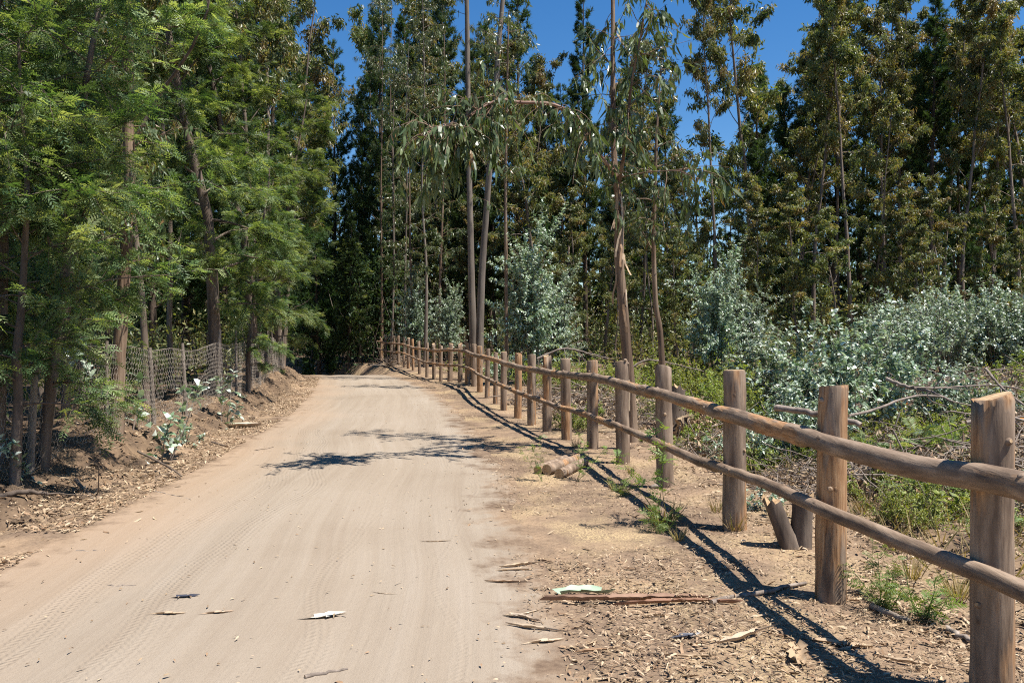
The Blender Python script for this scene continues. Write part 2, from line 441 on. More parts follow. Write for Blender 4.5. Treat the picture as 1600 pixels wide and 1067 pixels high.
M['pink_bark'] = barkmat('pinkish_limb_bark', (.12, .07, .055), (.24, .15, .115), (.38, .26, .20), (3, 6, 6), 1.7, .5, .01)
M['pine_bark'] = barkmat('pine_bark', (.045, .032, .025), (.09, .065, .05), (.16, .12, .09), (9, 9, 2.2), 1.6, .9, .03)
M['wattle_bark'] = barkmat('wattle_bark', (.06, .045, .035), (.12, .09, .07), (.2, .155, .12), (8, 8, 1), 1.6, .6, .015)
M['dead'] = barkmat('dead_wood', (.10, .08, .065), (.20, .16, .13), (.34, .28, .23), (8, 8, 1.5), 2.2, .5, .01)
M['litter'] = flat('dry_leaf', [(.10, .064, .038), (.18, .12, .07), (.26, .18, .105), (.38, .28, .175), (.46, .35, .235), (.30, .19, .11), (.17, .10, .055)], .7)
M['barkstrip'] = flat('shed_bark', [(.36, .25, .15), (.46, .35, .24), (.50, .41, .31), (.30, .18, .10), (.42, .32, .22)], .75)
M['wire'] = flat('weathered_wire', [(.24, .20, .16), (.36, .31, .255), (.30, .25, .20)], .6)
M['greypost'] = barkmat('weathered_post', (.10, .08, .064), (.19, .155, .125), (.30, .25, .205), (9, 9, .8), 1.8, .5, .01)

# ------------------------------------------------------------------ ground sheet and road
def graded(a, b, step, lo, hi, g=1.16):
    core = np.arange(a, b + 1e-6, step); L = []; s = step; p = a
    while p > lo: s *= g; p -= s; L.append(p)
    R = []; s = step; p = b
    while p < hi: s *= g; p += s; R.append(p)
    return np.array(L[::-1] + list(core) + R)
xs = graded(-9, 9, .09, -600, 600); ys = graded(2.2, 30, .10, -300, 900, 1.05)
X, Y = np.meshgrid(xs, ys)
Z = ground(X, Y)
c_, h_ = rc(Y), rw(Y)
inner = np.minimum(X - (c_ - h_), (c_ + h_) - X)
Z = Z - .035 * smooth((inner - .02) / .3)
nx, ny = len(xs), len(ys)
gi = (np.arange(ny - 1)[:, None] * nx + np.arange(nx - 1)[None])
GQ = np.stack([gi, gi + 1, gi + nx + 1, gi + nx], -1).reshape(-1, 4)
mb = MB(); mb.add(np.stack([X, Y, Z], -1), GQ, sm=True)
gme = mb.mesh('ground', M['ground'])
sR = (X - (c_ + h_)).ravel(); sL = ((c_ - h_) - X).ravel()
vg = np.where(sR > -1, 1 - smooth((sR - 2.2) / 1.0), 0) * (sR > -1) + np.where(sL > -1, (1 - smooth((sL - .5) / .5)) * .3, 0) * (sL > -1)
hm = np.maximum(smooth((sL - .2) / .5) * .75 + smooth((sL - 1.2) / 1.0) * .25, smooth((sR - 1.9) / 1.8) * .6)
for nm, arr in (('verge', vg), ('humus', hm)):
    a_ = gme.attributes.new(nm, 'FLOAT', 'POINT'); a_.data.foreach_set('value', np.clip(arr, 0, 1).astype(np.float32))
go = obj('ground', gme); go['kind'] = 'structure'; go['label'] = 'brown dirt ground with leaf litter on both sides of the road'

ry = np.concatenate([np.arange(-8, 46, .14), np.arange(46, 62, .5)])
nu = 48
uu = np.linspace(-1, 1, nu)
RYY, UU = np.meshgrid(ry, uu, indexing='ij')
hwL = rw(RYY) + .22 * fbm(RYY * .9, RYY * 0 + 3, 31) + .06 * fbm(RYY * 5, RYY * 0, 33)
hwR = rw(RYY) + .30 * fbm(RYY * .7, RYY * 0 + 9, 35) + .06 * fbm(RYY * 5, RYY * 0, 37)
RX = rc(RYY) + np.where(UU < 0, UU * hwL, UU * hwR)
RZ = ground(RX, RYY) + .006
gi = (np.arange(len(ry) - 1)[:, None] * nu + np.arange(nu - 1)[None])
RQ = np.stack([gi, gi + 1, gi + nu + 1, gi + nu], -1).reshape(-1, 4)
mb = MB(); mb.add(np.stack([RX, RYY, RZ], -1), RQ, sm=True)
rme = mb.mesh('road', M['road'])
lat = (RX - rc(RYY)).ravel(); edge = np.minimum((1 + UU) * hwL, (1 - UU) * hwR).ravel()
for nm, arr in (('lat', lat), ('lon', RYY.ravel()), ('edge', edge)):
    a_ = rme.attributes.new(nm, 'FLOAT', 'POINT'); a_.data.foreach_set('value', arr.astype(np.float32))
ro = obj('road', rme); ro['kind'] = 'structure'; ro['label'] = 'pale packed dirt road with tyre tracks'

# ------------------------------------------------------------------ wooden fence
POSTS = [  # photograph x, top y, distance, radius
 (1551, 619, 3.55, .086), (1299, 603, 4.9, .088), (1148, 578, 6.6, .093), (1040, 573, 8.4, .088), (974, 564, 9.9, .084), (926, 563, 11.2, .079),
 (885.5, 560, 12.4, .079), (855, 556, 13.5, .076), (830.5, 555, 14.7, .081), (809, 551.5, 15.9, .074), (787, 549.5, 17.3, .069), (774, 550.5, 18.5, .055),
 (761, 544.5, 20, .06), (750, 541, 21.4, .075), (740.5, 537.7, 22.8, .075), (731, 536.7, 24, .08), (718.8, 537, 25.3, .075), (703, 536.7, 26.6, .085),
 (688.6, 540, 28, .06), (678, 537, 29.2, .065), (667, 535.5, 30.6, .06), (655.7, 533, 32.2, .065), (645.6, 530, 33.8, .055), (638, 527.8, 35.2, .07),
 (631, 526.4, 36.6, .05), (623, 524.7, 38, .07), (616, 525, 39.4, .06), (610.5, 524, 40.6, .06), (603, 523, 42, .055), (595.5, 527, 43.4, .07)]
fence = thing('wooden_fence', 'round-pole wooden fence with two rails running along the right roadside', 'fence', (POSTS[0][0] * 0 + xat(1551, 3.55), 3.55, 0))
FX = np.array([xat(p[0], p[2]) for p in POSTS]); FD = np.array([p[2] for p in POSTS])
FL = Vector(fence.location)
def lathe_post(rng, H, r, sides, peeled):
    mb = MB()
    n = max(6, int(H / .16))
    zs = np.concatenate([[-.35], np.linspace(0, H - .012, n), [H]])
    P = np.stack([rng.normal(0, .004, len(zs)).cumsum() * .5, rng.normal(0, .004, len(zs)).cumsum() * .5, zs], 1)
    P[:, :2] += np.outer(zs / H, rng.normal(0, .018, 2))
    R = r * (1.05 - .08 * zs / H) * (1 + rng.normal(0, .012, len(zs))); R[-1] *= .93
    tube(mb, P, R, sides, rough=.018, rng=rng, capmat=1)
    knots = []
    for k in range(int(rng.integers(1, 4)) if sides > 10 else 0):
        z = rng.uniform(.15, H - .1); a = rng.uniform(-2.9, -.3); d = np.array([math.cos(a), math.sin(a), .25])
        c, _ = pint(P, [(z + .35) / (H + .35)]); kb = MB(); knots.append(kb); tube(kb, np.array([c[0] + d * r * .80, c[0] + d * r * 1.05, c[0] + d * r * 1.12]), [r * .24, r * .19, r * .1], 8, capmat=1)
    return mb, knots
rng = rng_(11)
POSTW = []
peeled = {1, 5, 9, 13, 15, 22}
for i, (px, ty, d, r) in enumerate(POSTS):
    x = xat(px, d); zt = at(px, ty, d)[2]; zb = gz(x, d)
    mb, knots = lathe_post(rng, zt - zb, r, 20 if i < 8 else 12, i in peeled)
    me = mb.mesh('post', [M['pole_peeled'] if i in peeled else M['pole'], M['cut']])
    o = obj('post', me, fence, (x - FL.x, d - FL.y, zb - FL.z))
    for kb in knots: obj('knot', kb.mesh('knot', [M['pole'], M['cut']]), o)
    if i in peeled: o['label'] = 'orange peeled fence post'
    POSTW.append((x, d, zb, zt, r))
UP = [(1880, 826), (1660, 766), (1600, 751), (1516, 739), (1428, 724), (1319, 693), (1209, 661), (1120, 637), (1054, 618), (1019, 610), (961, 594), (914, 588.5), (879, 585), (855, 580), (831.5, 577), (809, 571.5), (786, 564),
      (765.6, 558.8), (745, 554.5), (732.6, 549), (718, 547.5), (703.7, 546.6), (691, 548.3), (679, 547.5), (668.7, 546.4), (648, 543), (631.5, 538), (611, 536), (592, 533.6)]
LO = [(1880, 1026), (1660, 932), (1600, 906), (1494, 867), (1406, 832), (1297, 788), (1231, 761), (1166, 738), (1120, 723), (1066, 701), (1026, 683.5), (996, 673), (961, 660), (914, 643.7), (878.6, 635), (848, 622.6), (831.5, 618), (809, 610), (786, 600),
      (771.8, 593.6), (753, 585), (741, 577), (720, 571.5), (695.5, 570), (679, 568), (664.5, 565), (652, 559.8), (640, 554.6), (629.5, 551), (617, 550.5), (604.7, 548), (592, 544.3)]
PXS = np.array([p[0] for p in POSTS]); 
def dist_at(px):                                     # distance of the fence line at a photograph column
    xp = PXS[::-1]; dd = FD[::-1]
    if px > 1551: return 3.55 - (px - 1551) * .0037
    # interpolate in 1/d, along straight spans between posts
    return 1.0 / np.interp(px, xp, 1.0 / dd)
def rail_run(line, r_near, r_far, cuts, seed, side):
    rng = rng_(seed)
    pts = np.array([at(px, py, dist_at(px)) for px, py in line])
    pts[:, 0] -= np.interp(pts[:, 1], [3, 12, 40], [.125, .11, .09])     # rails are nailed to the road side of the posts
    for a, b in zip(cuts[:-1], cuts[1:]):
        ya, yb = a, b + .16
        t = np.linspace(ya, yb, max(6, int((yb - ya) / .18)))
        full = spline(pts, 260)
        P = np.stack([np.interp(t, full[:, 1], full[:, 0]), t, np.interp(t, full[:, 1], full[:, 2])], 1)
        P[:, 0] += np.interp(t, [ya, yb], [0, -.02]) ; P[:, 2] += np.interp(t, [ya, yb], [.0, .018])
        P[:, 2] += rng.normal(0, .0035, len(t)); P[:, 0] += rng.normal(0, .003, len(t))
        r = np.interp(t, [3, 14, 44], [r_near, (r_near + r_far) / 2, r_far]) * np.interp(t, [ya, yb], [1.07, .95]) * (1 + rng.normal(0, .014, len(t)))
        mb = MB(); c = P[0].copy(); tube(mb, P - c, r, 16 if a < 14 else 10, rough=.016, rng=rng, capmat=1)
        scars = []
        for k in range(int((yb - ya) / .6)) if a < 12 else []:
            q, _ = pint(P - c, [rng.random()]); an = rng.uniform(0, 6.28); dv = np.array([math.cos(an), 0, math.sin(an)])
            kb = MB(); scars.append(kb); tube(kb, np.array([q[0] + dv * r[0] * .75, q[0] + dv * r[0] * 1.04, q[0] + dv * r[0] * 1.08]), [r[0] * .34, r[0] * .26, r[0] * .12], 7, capmat=0)
        ro_ = obj('rail', mb.mesh('rail', [M['rail'], M['cut']]), fence, (c[0] - FL.x, c[1] - FL.y, c[2] - FL.z))
        for kb in scars: obj('knot', kb.mesh('knot', [M['rail'], M['cut']]), ro_)
rail_run(UP, .060, .048, [2.45, 5.02, 8.55, 12.5, 16.0, 20.1, 24.1, 28.1, 32.3, 36.7, 43.3], 5, 1)
rail_run(LO, .041, .040, [2.45, 6.68, 9.98, 13.6, 17.4, 21.5, 25.4, 29.3, 33.9, 38.1, 43.3], 6, 1)

# ------------------------------------------------------------------ plant generators -> shared meshes
def euc_meshes(seed, H, crown0, nb, blen, nleaf, leafL, leafW, r0, leafmat_='euc_leaf', bark='euc_bark', long=False, lean=(0, 0), sides=8, dead=3, bend=.04):
    rng = rng_(seed); tm = MB(); cm = MB()
    n = 16
    T = [np.array([0, 0, -.3])]
    d = unit(np.array([lean[0], lean[1], 1.0]))
    for i in range(n):
        d = unit(d + rng.normal(0, bend, 3) * [1, 1, 0] + [0, 0, .03]); T.append(T[-1] + d * (H + .3) / n)
    T = np.array(T); R = r0 * (1 - .88 * np.linspace(0, 1, n + 1) ** .85) + .008; R[0] *= 1.25
    tube(tm, T, R, sides, cap=False, rough=.03, rng=rng)
    cl = []
    for k in range(nb):
        t = crown0 + (1 - crown0) * ((k + rng.random()) / nb) ** .9
        p, _ = pint(T, [t]); az = k * 2.4 + rng.normal(0, .5); el = rng.uniform(.35, 1.0) + .35 * t
        L = blen * (.35 + .75 * math.sin(math.pi * min(1, .18 + .78 * (t - crown0) / (1 - crown0)))) * rng.uniform(.7, 1.2)
        B = path(rng, p[0], [math.cos(az) * math.cos(el), math.sin(az) * math.cos(el), math.sin(el)], L, 6, .13, -.03)
        rb = max(.010, r0 * (1 - t) * .42); tube(tm, B, np.linspace(rb, .006, 7), 5, cap=False)
        for q in range(int(rng.integers(4, 7))):
            tq = rng.uniform(.25, 1); p2, d2 = pint(B, [tq])
            S = path(rng, p2[0], d2[0] + rng.normal(0, .6, 3) + [0, 0, .1], L * rng.uniform(.25, .5), 4, .18, -.08)
            tube(tm, S, np.linspace(max(.005, rb * .4), .004, 5), 3, cap=False)
            cl.append(S)
    for k in range(dead):                              # bare dead branches below the crown
        t = rng.uniform(.12, crown0 + .1); p, _ = pint(T, [t]); az = rng.uniform(0, 6.28)
        B = path(rng, p[0], [math.cos(az), math.sin(az), rng.uniform(-.1, .7)], rng.uniform(.5, 1.4), 5, .2, 0)
        tube(tm, B, np.linspace(.018, .004, 6), 4, cap=False)
        for q in range(3):
            p2, d2 = pint(B, [rng.uniform(.3, 1)]); tube(tm, path(rng, p2[0], d2[0] + rng.normal(0, .7, 3), .4, 3, .2), np.linspace(.008, .003, 4), 3, cap=False)
    per = max(1, nleaf // len(cl))
    for S in cl:
        kk = int(per * rng.uniform(.5, 1.5)) + 1
        C, _ = pint(S, rng.uniform(.15, 1, kk)); C = C + rng.normal(0, .085 * blen / 2, (kk, 3)) * [1, 1, .8]
        D = rng.normal(0, .55, (kk, 3)) + [0, 0, -.75]
        tone = np.clip(rng.normal(.5, .27) + rng.normal(0, .2, kk), 0, 1)
        leaves(cm, rng, C, D, leafL * rng.uniform(.6, 1.25, kk), leafW * rng.uniform(.7, 1.2, kk), rnd=tone, long=long, curl=.08)
    return tm.mesh('eucalyptus_trunk', M[bark]), cm.mesh('eucalyptus_crown', M[leafmat_])
def pine_meshes(seed, H, base=.18, spread=2.6, tufts=5200, r0=.17, nl=.24):
    rng = rng_(seed); tm = MB(); cm = MB()
    T = path(rng, [0, 0, -.3], [0, 0, 1], H + .3, 14, .012, .05)
    tube(tm, T, r0 * (1 - .93 * np.linspace(0, 1, 15)) + .008, 8, cap=False, rough=.03, rng=rng)
    br = []; z = base
    while z < .985:
        for k in range(int(rng.integers(4, 7))):
            p, _ = pint(T, [z + rng.uniform(-.006, .006)]); az = rng.uniform(0, 6.28)
            L = spread * (1 - z) ** .7 * rng.uniform(.55, 1.1) * (1 if z > base + .15 else .75) + .22
            B = path(rng, p[0], [math.cos(az), math.sin(az), .15 + .65 * z], L, 6, .06, .07)
            tube(tm, B, np.linspace(.012 + .03 * (1 - z), .005, 7), 4, cap=False); br.append((B, L, .3))
            for q in range(int(2 + L * 2.2)):
                p2, d2 = pint(B, [rng.uniform(.25, .95)]); L2 = L * rng.uniform(.18, .42)
                S = path(rng, p2[0], d2[0] * .8 + rng.normal(0, .5, 3), L2, 3, .1, .08); br.append((S, L2, .1))
        z += rng.uniform(.022, .036)
    tot = sum(b[1] for b in br)
    for B, L, t0 in br:
        kk = max(2, int(tufts * L / tot)); t = np.append(rng.uniform(t0, 1, kk - 1), 1.0)
        C, D = pint(B, t); needles(cm, rng, C + rng.normal(0, .03, C.shape), D + [0, 0, .25], nl, 12, .016)
    return tm.mesh('pine_trunk', M['pine_bark']), cm.mesh('pine_crown', M['pine'])
def wattle_meshes(seed, H, base, spread, nb, nfrond, fl, r0, k=6, lean=(0, 0), bias=None, top=.25):
    rng = rng_(seed); tm = MB(); cm = MB()
    T = path(rng, [0, 0, -.3], [lean[0], lean[1], 1], H + .3, 12, .05, .04)
    tube(tm, T, r0 * (1 - .9 * np.linspace(0, 1, 13)) + .008, 8, cap=False, rough=.04, rng=rng)
    sec = []
    for i in range(nb):
        t = base + (1 - base) * ((i + rng.random()) / nb)
        p, _ = pint(T, [t]); az = i * 2.4 + rng.normal(0, .4)
        d = np.array([math.cos(az), math.sin(az), rng.uniform(.0, .5) + .5 * t])
        if bias is not None: d[:2] += bias
        tt = (t - base) / (1 - base)
        L = spread * (top + (1 - top) * math.sin(math.pi * min(1, .25 + .72 * tt))) * rng.uniform(.7, 1.2)
        B = path(rng, p[0], d, L, 7, .11, -.03); rb = max(.008, r0 * .35 * (1 - t)); tube(tm, B, np.linspace(rb, .005, 8), 5, cap=False)
        for q in range(int(4 + L * 2.6)):
            p2, d2 = pint(B, [rng.uniform(.22, 1)]); s = path(rng, p2[0], d2[0] + rng.normal(0, .6, 3) * [1, 1, .6], rng.uniform(.35, .8) * min(1, spread), 4, .13, -.06)
            tube(tm, s, np.linspace(.006, .003, 5), 3, cap=False); sec.append(s)
    per = nfrond / len(sec)
    for s in sec:
        kk = int(per * rng.uniform(.6, 1.4)) + 1
        C, d = pint(s, rng.uniform(.05, 1, kk)); D = d * .8 + rng.normal(0, .7, (kk, 3)) * [1, 1, .55] + [0, 0, .05]
        tone = np.clip(rng.normal(.45, .2) + rng.normal(0, .28, kk), 0, 1)
        fronds(cm, rng, C + rng.normal(0, .035, C.shape), D, fl * rng.uniform(.6, 1.2, kk), k, r0=tone)
    return tm.mesh('wattle_trunk', M['wattle_bark']), cm.mesh('wattle_crown', M['wattle'])
def shrub_meshes(seed, H, W, stems, leafL, leafW, mat, pairs=16, side=4, bark='dead', upright=.8):
    rng = rng_(seed); tm = MB(); cm = MB()
    ca = np.arange(6) * 1.047 + rng.normal(0, .25, 6); cr = rng.uniform(.6, 1.2, 6)
    for i in range(stems):
        az = ca[i % 6] + rng.normal(0, .22); rr = min(1.1, math.sqrt(rng.random()) * cr[i % 6]); sp = W * rr
        h = H * (1 - .5 * rr * rr) * rng.uniform(.6, 1.05)
        S = path(rng, [math.cos(az) * .12 * rr, math.sin(az) * .12 * rr, -.05], [math.cos(az) * sp / h, math.sin(az) * sp / h, upright], math.hypot(h, sp), 7, .07, .02)
        tube(tm, S, np.linspace(.012 * H / 2 + .003, .002, 8), 4, cap=False)
        runs = [(S, pairs, .25)]
        for q in range(side):
            p2, d2 = pint(S, [rng.uniform(.2, .95)]); s = path(rng, p2[0], d2[0] * .6 + rng.normal(0, .6, 3) + [0, 0, .2], H * rng.uniform(.14, .3), 4, .12, .03)
            tube(tm, s, np.linspace(.005, .002, 5), 3, cap=False); runs.append((s, max(4, pairs * 2 // 3), .1))
        for s, m, t0 in runs:
            t = np.repeat(rng.uniform(t0, 1, m), 2); C, D = pint(s, t)
            a = unit(np.cross(D, rng.normal(size=(len(t), 3)))); a[1::2] = -a[::2]
            leaves(cm, rng, C, a + D * .45 + rng.normal(0, .15, a.shape), leafL * rng.uniform(.55, 1.2, len(t)), leafW * rng.uniform(.7, 1.15, len(t)), mat=0, up=[0, 0, 1],
                   rnd=np.clip(rng.normal(.5, .27, len(t)), 0, 1), long=True, curl=.1)
    return tm.mesh('shrub_stems', M[bark]), cm.mesh('shrub_leaves', M[mat])

def plant(meshes, name, label, cat, x, y, scale=1, rot=None, group=None, parts=('trunk', 'crown'), z=None, tilt=None):
    t = thing(name, label, cat, (x, y, gz(x, y) if z is None else z), 0, group, scale)
    if rot is None: rot = (x * 7.3 + y * 3.1) % 6.28
    t.rotation_euler = ((tilt[0], tilt[1], rot) if tilt else (0, 0, rot))
    for nm, me in zip(parts, meshes): obj(nm, me, t)
    return t

EUC = [euc_meshes(101, 18, .38, 22, 2.4, 9500, .25, .08, .13),
       euc_meshes(102, 17, .30, 24, 2.6, 10500, .25, .08, .12),
       euc_meshes(103, 19, .50, 19, 2.6, 9000, .25, .085, .14),
       euc_meshes(104, 14, .24, 22, 2.1, 8500, .23, .075, .09),
       euc_meshes(105, 10, .15, 22, 1.7, 7500, .20, .07, .06)]
PINE = [pine_meshes(201, 19, .16, 2.9), pine_meshes(202, 17, .10, 2.6), pine_meshes(203, 20, .28, 2.5)]
WAT = [wattle_meshes(301, 11, .17, 1.5, 46, 10500, .19, .13, bias=np.array([.35, -.3])), wattle_meshes(302, 9, .15, 1.45, 38, 8500, .19, .10, bias=np.array([.35, -.3]))]
SHR = [shrub_meshes(401, 2.0, 1.0, 34, .085, .048, 'silver', 20, 5), shrub_meshes(402, 1.6, 1.15, 34, .08, .046, 'silver', 20, 5), shrub_meshes(403, 2.6, .8, 30, .09, .045, 'silver', 20, 5), shrub_meshes(404, 5.2, .85, 16, .12, .055, 'silver', 40, 14, upright=1.4)]
GRN = [shrub_meshes(411, 1.1, 1.0, 34, .07, .028, 'green'), shrub_meshes(412, .8, .9, 32, .06, .026, 'green')]
print('plant library done')

# ------------------------------------------------------------------ near eucalyptus with the overhanging limb
def near_euc():
    rng = rng_(77); D0 = 11.2
    tm = MB(); cm = MB(); lm = MB()
    base = np.array([xat(986, D0), D0, gz(xat(986, D0), D0)])
    pts = [at(986, 690, D0), at(984, 610, D0), at(975, 500, D0), at(967, 400, D0), at(968, 330, D0), at(960, 260, D0), at(957, 130, D0 + .2), at(957, 0, D0 + .3), at(955, -160, D0 + .4), at(960, -300, D0 + .5)]
    T = spline(pts, 34) - base
    tube(tm, T, np.interp(np.linspace(0, 1, 34), [0, .1, .42, .47, 1], [.105, .078, .064, .048, .016]), 12, cap=False, rough=.045, rng=rng)
    # long limb out over the verge, drooping at its end
    L = spline([at(962, 275, D0), at(930, 235, D0 - .3), at(893, 188, D0 - .6), at(866, 165, D0 - .9), at(810, 161, D0 - 1.2), at(778, 158, D0 - 1.4), at(735, 180, D0 - 1.6), at(690, 200, D0 - 1.8), at(655, 212, D0 - 1.9)], 30) - base
    tube(lm, L, np.linspace(.034, .006, 30), 8, cap=False, rough=.03, rng=rng)
    runs = []
    L2 = spline([at(778, 158, D0 - 1.4), at(755, 185, D0 - 1.5), at(720, 205, D0 - 1.6), at(690, 225, D0 - 1.4)], 12) - base; tube(lm, L2, np.linspace(.014, .004, 12), 5, cap=False)
    L3 = spline([at(866, 165, D0 - .9), at(900, 180, D0 - 1.2), at(925, 230, D0 - 1.3)], 10) - base; tube(lm, L3, np.linspace(.014, .004, 10), 5, cap=False)
    L4 = spline([at(967, 285, D0), at(978, 220, D0 - .3), at(985, 140, D0 - .5), at(1000, 60, D0 - .6), at(1010, 0, D0 - .6)], 14) - base; tube(tm, L4, np.linspace(.03, .008, 14), 6, cap=False)
    L5 = spline([at(970, 278, D0), at(1010, 270, D0 - .5), at(1060, 268, D0 - .9), at(1090, 280, D0 - 1.0)], 10) - base; tube(tm, L5, np.linspace(.012, .004, 10), 5, cap=False)
    for P, n, t0, dr in ((L[16:], 58, .0, 1), (L[:16], 12, .2, 1), (L2, 26, .05, 1), (L3, 18, .05, 1), (L4, 40, .15, .8), (L5, 12, .5, .8), (T[15:], 64, .05, .8)):
        for k in range(n):
            p, d = pint(P, [rng.uniform(t0, 1)])
            s = path(rng, p[0], d[0] * .6 + rng.normal(0, .7, 3) + [0, 0, -.15], rng.uniform(.25, .9), 5, .15, -.22 * dr)
            tube(tm, s, np.linspace(.007, .002, 6), 4, cap=False); runs.append(s)
    for s in runs:
        kk = int(rng.integers(9, 20)); C, d = pint(s, rng.uniform(.3, 1, kk))
        leaves(cm, rng, C + rng.normal(0, .02, C.shape), rng.normal(0, .36, (kk, 3)) + [0, 0, -1] + d * .25, rng.uniform(.12, .26, kk), rng.uniform(.024, .05, kk), long=True, curl=.1,
               rnd=np.clip(rng.normal(.4, .26, kk), 0, 1))
    # peeling bark ribbons hanging off the stem
    ribbons = []
    for k in range(16):
        t = rng.uniform(.1, .5); p, _ = pint(T, [t]); az = rng.uniform(-2.6, .2); o = np.array([math.cos(az), math.sin(az), 0]) * .085
        S = path(rng, p[0] + o, [o[0] * 2, o[1] * 2, -1], rng.uniform(.15, .5), 5, .12, -.1); w = np.array([-o[1], o[0], 0]) * .16 * rng.uniform(.5, 1.3)
        V = np.concatenate([S - w, S + w]); q = [(a, a + 1, a + 7, a + 6) for a in range(5)]
        bm_ = MB(); bm_.add(V, q, None, rng.random()); ribbons.append(bm_)
    t = thing('eucalyptus_tree', 'eucalyptus behind the fence with a long limb drooping towards the road', 'tree', base)
    tr = obj('trunk', tm.mesh('trunk', M['red_bark']), t); lo = obj('limb', lm.mesh('limb', M['pink_bark']), tr); lo['label'] = 'long bare reddish limb arching towards the road'; obj('crown', cm.mesh('crown', M['euc_leaf_near']), t)
    for b_ in ribbons: obj('bark_ribbon', b_.mesh('bark_ribbon', M['barkstrip']), t)
near_euc()
def traced_tree(label, pts, ds, radii, bark, seed, twigs=0, t0=.5, leaf='euc_leaf_near', nl=(8, 18), ll=(.10, .2), name='eucalyptus_tree', tl=(.3, .9), group=None):
    """slender tree whose stem was followed in the photograph; twigs with hanging leaves grow from it"""
    rng = rng_(seed); tm = MB(); cm = MB()
    W = np.array([at(px, py, d) for (px, py), d in zip(pts, ds)])
    base = np.array([W[0][0], W[0][1], gz(W[0][0], W[0][1])]); W[0][2] = base[2] - .2
    T = spline(W, 30) - base
    tube(tm, T, np.interp(np.linspace(0, 1, 30), np.linspace(0, 1, len(radii)), radii), 10, cap=False, rough=.03, rng=rng)
    runs = []
    for k in range(twigs):
        p, d = pint(T, [rng.uniform(t0, 1)]); az = rng.uniform(0, 6.28)
        b = path(rng, p[0], [math.cos(az), math.sin(az), rng.uniform(.1, .8)], rng.uniform(*tl), 6, .15, -.06); tube(tm, b, np.linspace(.011, .003, 7), 4, cap=False)
        runs.append(b)
        for q in range(3):
            p2, d2 = pint(b, [rng.uniform(.3, 1)]); s = path(rng, p2[0], d2[0] + rng.normal(0, .6, 3), rng.uniform(.2, .5), 4, .15, -.1); tube(tm, s, np.linspace(.005, .002, 5), 3, cap=False); runs.append(s)
    for s in runs:
        kk = int(rng.integers(*nl)); C, d = pint(s, rng.uniform(.25, 1, kk))
        leaves(cm, rng, C + rng.normal(0, .03, C.shape), rng.normal(0, .4, (kk, 3)) + [0, 0, -.9] + d * .2, rng.uniform(*ll, kk), rng.uniform(.022, .045, kk), long=True, curl=.1, rnd=np.clip(rng.normal(.42, .25, kk), 0, 1))
    t = thing(name, label, 'tree', base, 0, group)
    obj('trunk', tm.mesh('trunk', M[bark]), t)
    if runs: obj('crown', cm.mesh('crown', M[leaf]), t)
    return t
traced_tree('tall straight pale trunk, left of the two bare stems past the fence bend', [(741, 560), (736, 400), (733, 250), (731, 100), (729, -60), (729, -260)], [29, 29, 29, 29, 29, 29], [.155, .12, .10, .09, .08, .05], 'pale_bark', 21, 22, .62, ll=(.14, .26), tl=(.8, 1.8))
traced_tree('tall pale trunk leaning right, right of the two bare stems past the fence bend', [(748, 560), (752, 450), (760, 330), (770, 200), (779, 80), (790, -60), (800, -260)], [28.4, 28.4, 28.3, 28, 28, 28, 28], [.16, .13, .11, .10, .09, .07, .04], 'pale_bark', 22, 22, .62, ll=(.14, .26), tl=(.8, 1.8))
traced_tree('thin crooked sapling stem rising from the old stump behind the fence', [(1037, 600), (1033, 540), (1024, 470), (1021, 380), (1023, 300), (1026, 200), (1034, 80)], [13.4] * 7, [.055, .05, .043, .036, .03, .02, .01], 'red_bark', 23, 16, .45)
traced_tree('slim dark sapling just right of the leaning pale trunk', [(792, 600), (791, 450), (790, 300), (792, 150), (795, 20)], [23.5] * 5, [.06, .055, .045, .035, .015], 'red_bark', 24, 26, .35, ll=(.12, .24))
POLES = [(597, 46, 1), (611, 45, 9), (622, 48, -6), (633, 44, 5), (648, 41, -9), (664, 36, -3), (686, 39, 10), (572, 52, 6)]
for i, (px, d, dx) in enumerate(POLES):
    rg = rng_(300 + i); w = rg.normal(0, 2.2, 4)
    traced_tree('thin pole tree at the far fence end, ' + ORD[sorted(q[0] for q in POLES).index(px)] + ' from the left', [(px, 566), (px + dx * .4 + w[0], 430), (px + dx * .8 + w[1], 300), (px + dx + w[2], 150), (px + dx * 1.3 + w[3], [10, 90, -30, 60, 120, -20, 40, 100][i])], [d] * 5, [.10 if i in (0, 5) else .07, .06, .045, .03, .01], 'pale_bark' if i % 2 else 'red_bark', 30 + i, 34, .22, ll=(.16, .30), tl=(.5, 1.6), nl=(14, 28), group='thin pole trees at the fence end')

# ------------------------------------------------------------------ left side: eucalyptus stem, wattles
traced_tree('grey eucalyptus trunk rising behind the netting fence', [(181, 700), (186, 560), (197, 400), (204, 280), (200, 150), (205, 0), (212, -200)], [10.6] * 7, [.095, .085, .078, .072, .070, .062, .04], 'red_bark', 41, 26, .30, ll=(.10, .22), tl=(.3, .8))
traced_tree('dark thick trunk at the left edge of the picture', [(-6, 720), (0, 560), (4, 400), (2, 200), (-4, 0), (-10, -200)], [8.3] * 6, [.075, .065, .06, .055, .05, .03], 'wattle_bark', 42, 10, .4)
def traced_branch():
    rng = rng_(43); mb = MB()
    P = spline([at(215, 215, 12), at(250, 150, 12), at(290, 95, 11.8), at(315, 45, 11.6), at(328, 0, 11.5), at(330, -120, 11.5)], 20)
    return P
near_w = [wattle_meshes(311, 6.4, .17, .98, 46, 7000, .155, .055, 6, (.03, -.02), np.array([.06, -.22]), .6), wattle_meshes(312, 4.6, .22, .85, 34, 4600, .15, .05, 6, (.02, 0), np.array([.05, -.1]), .6)]
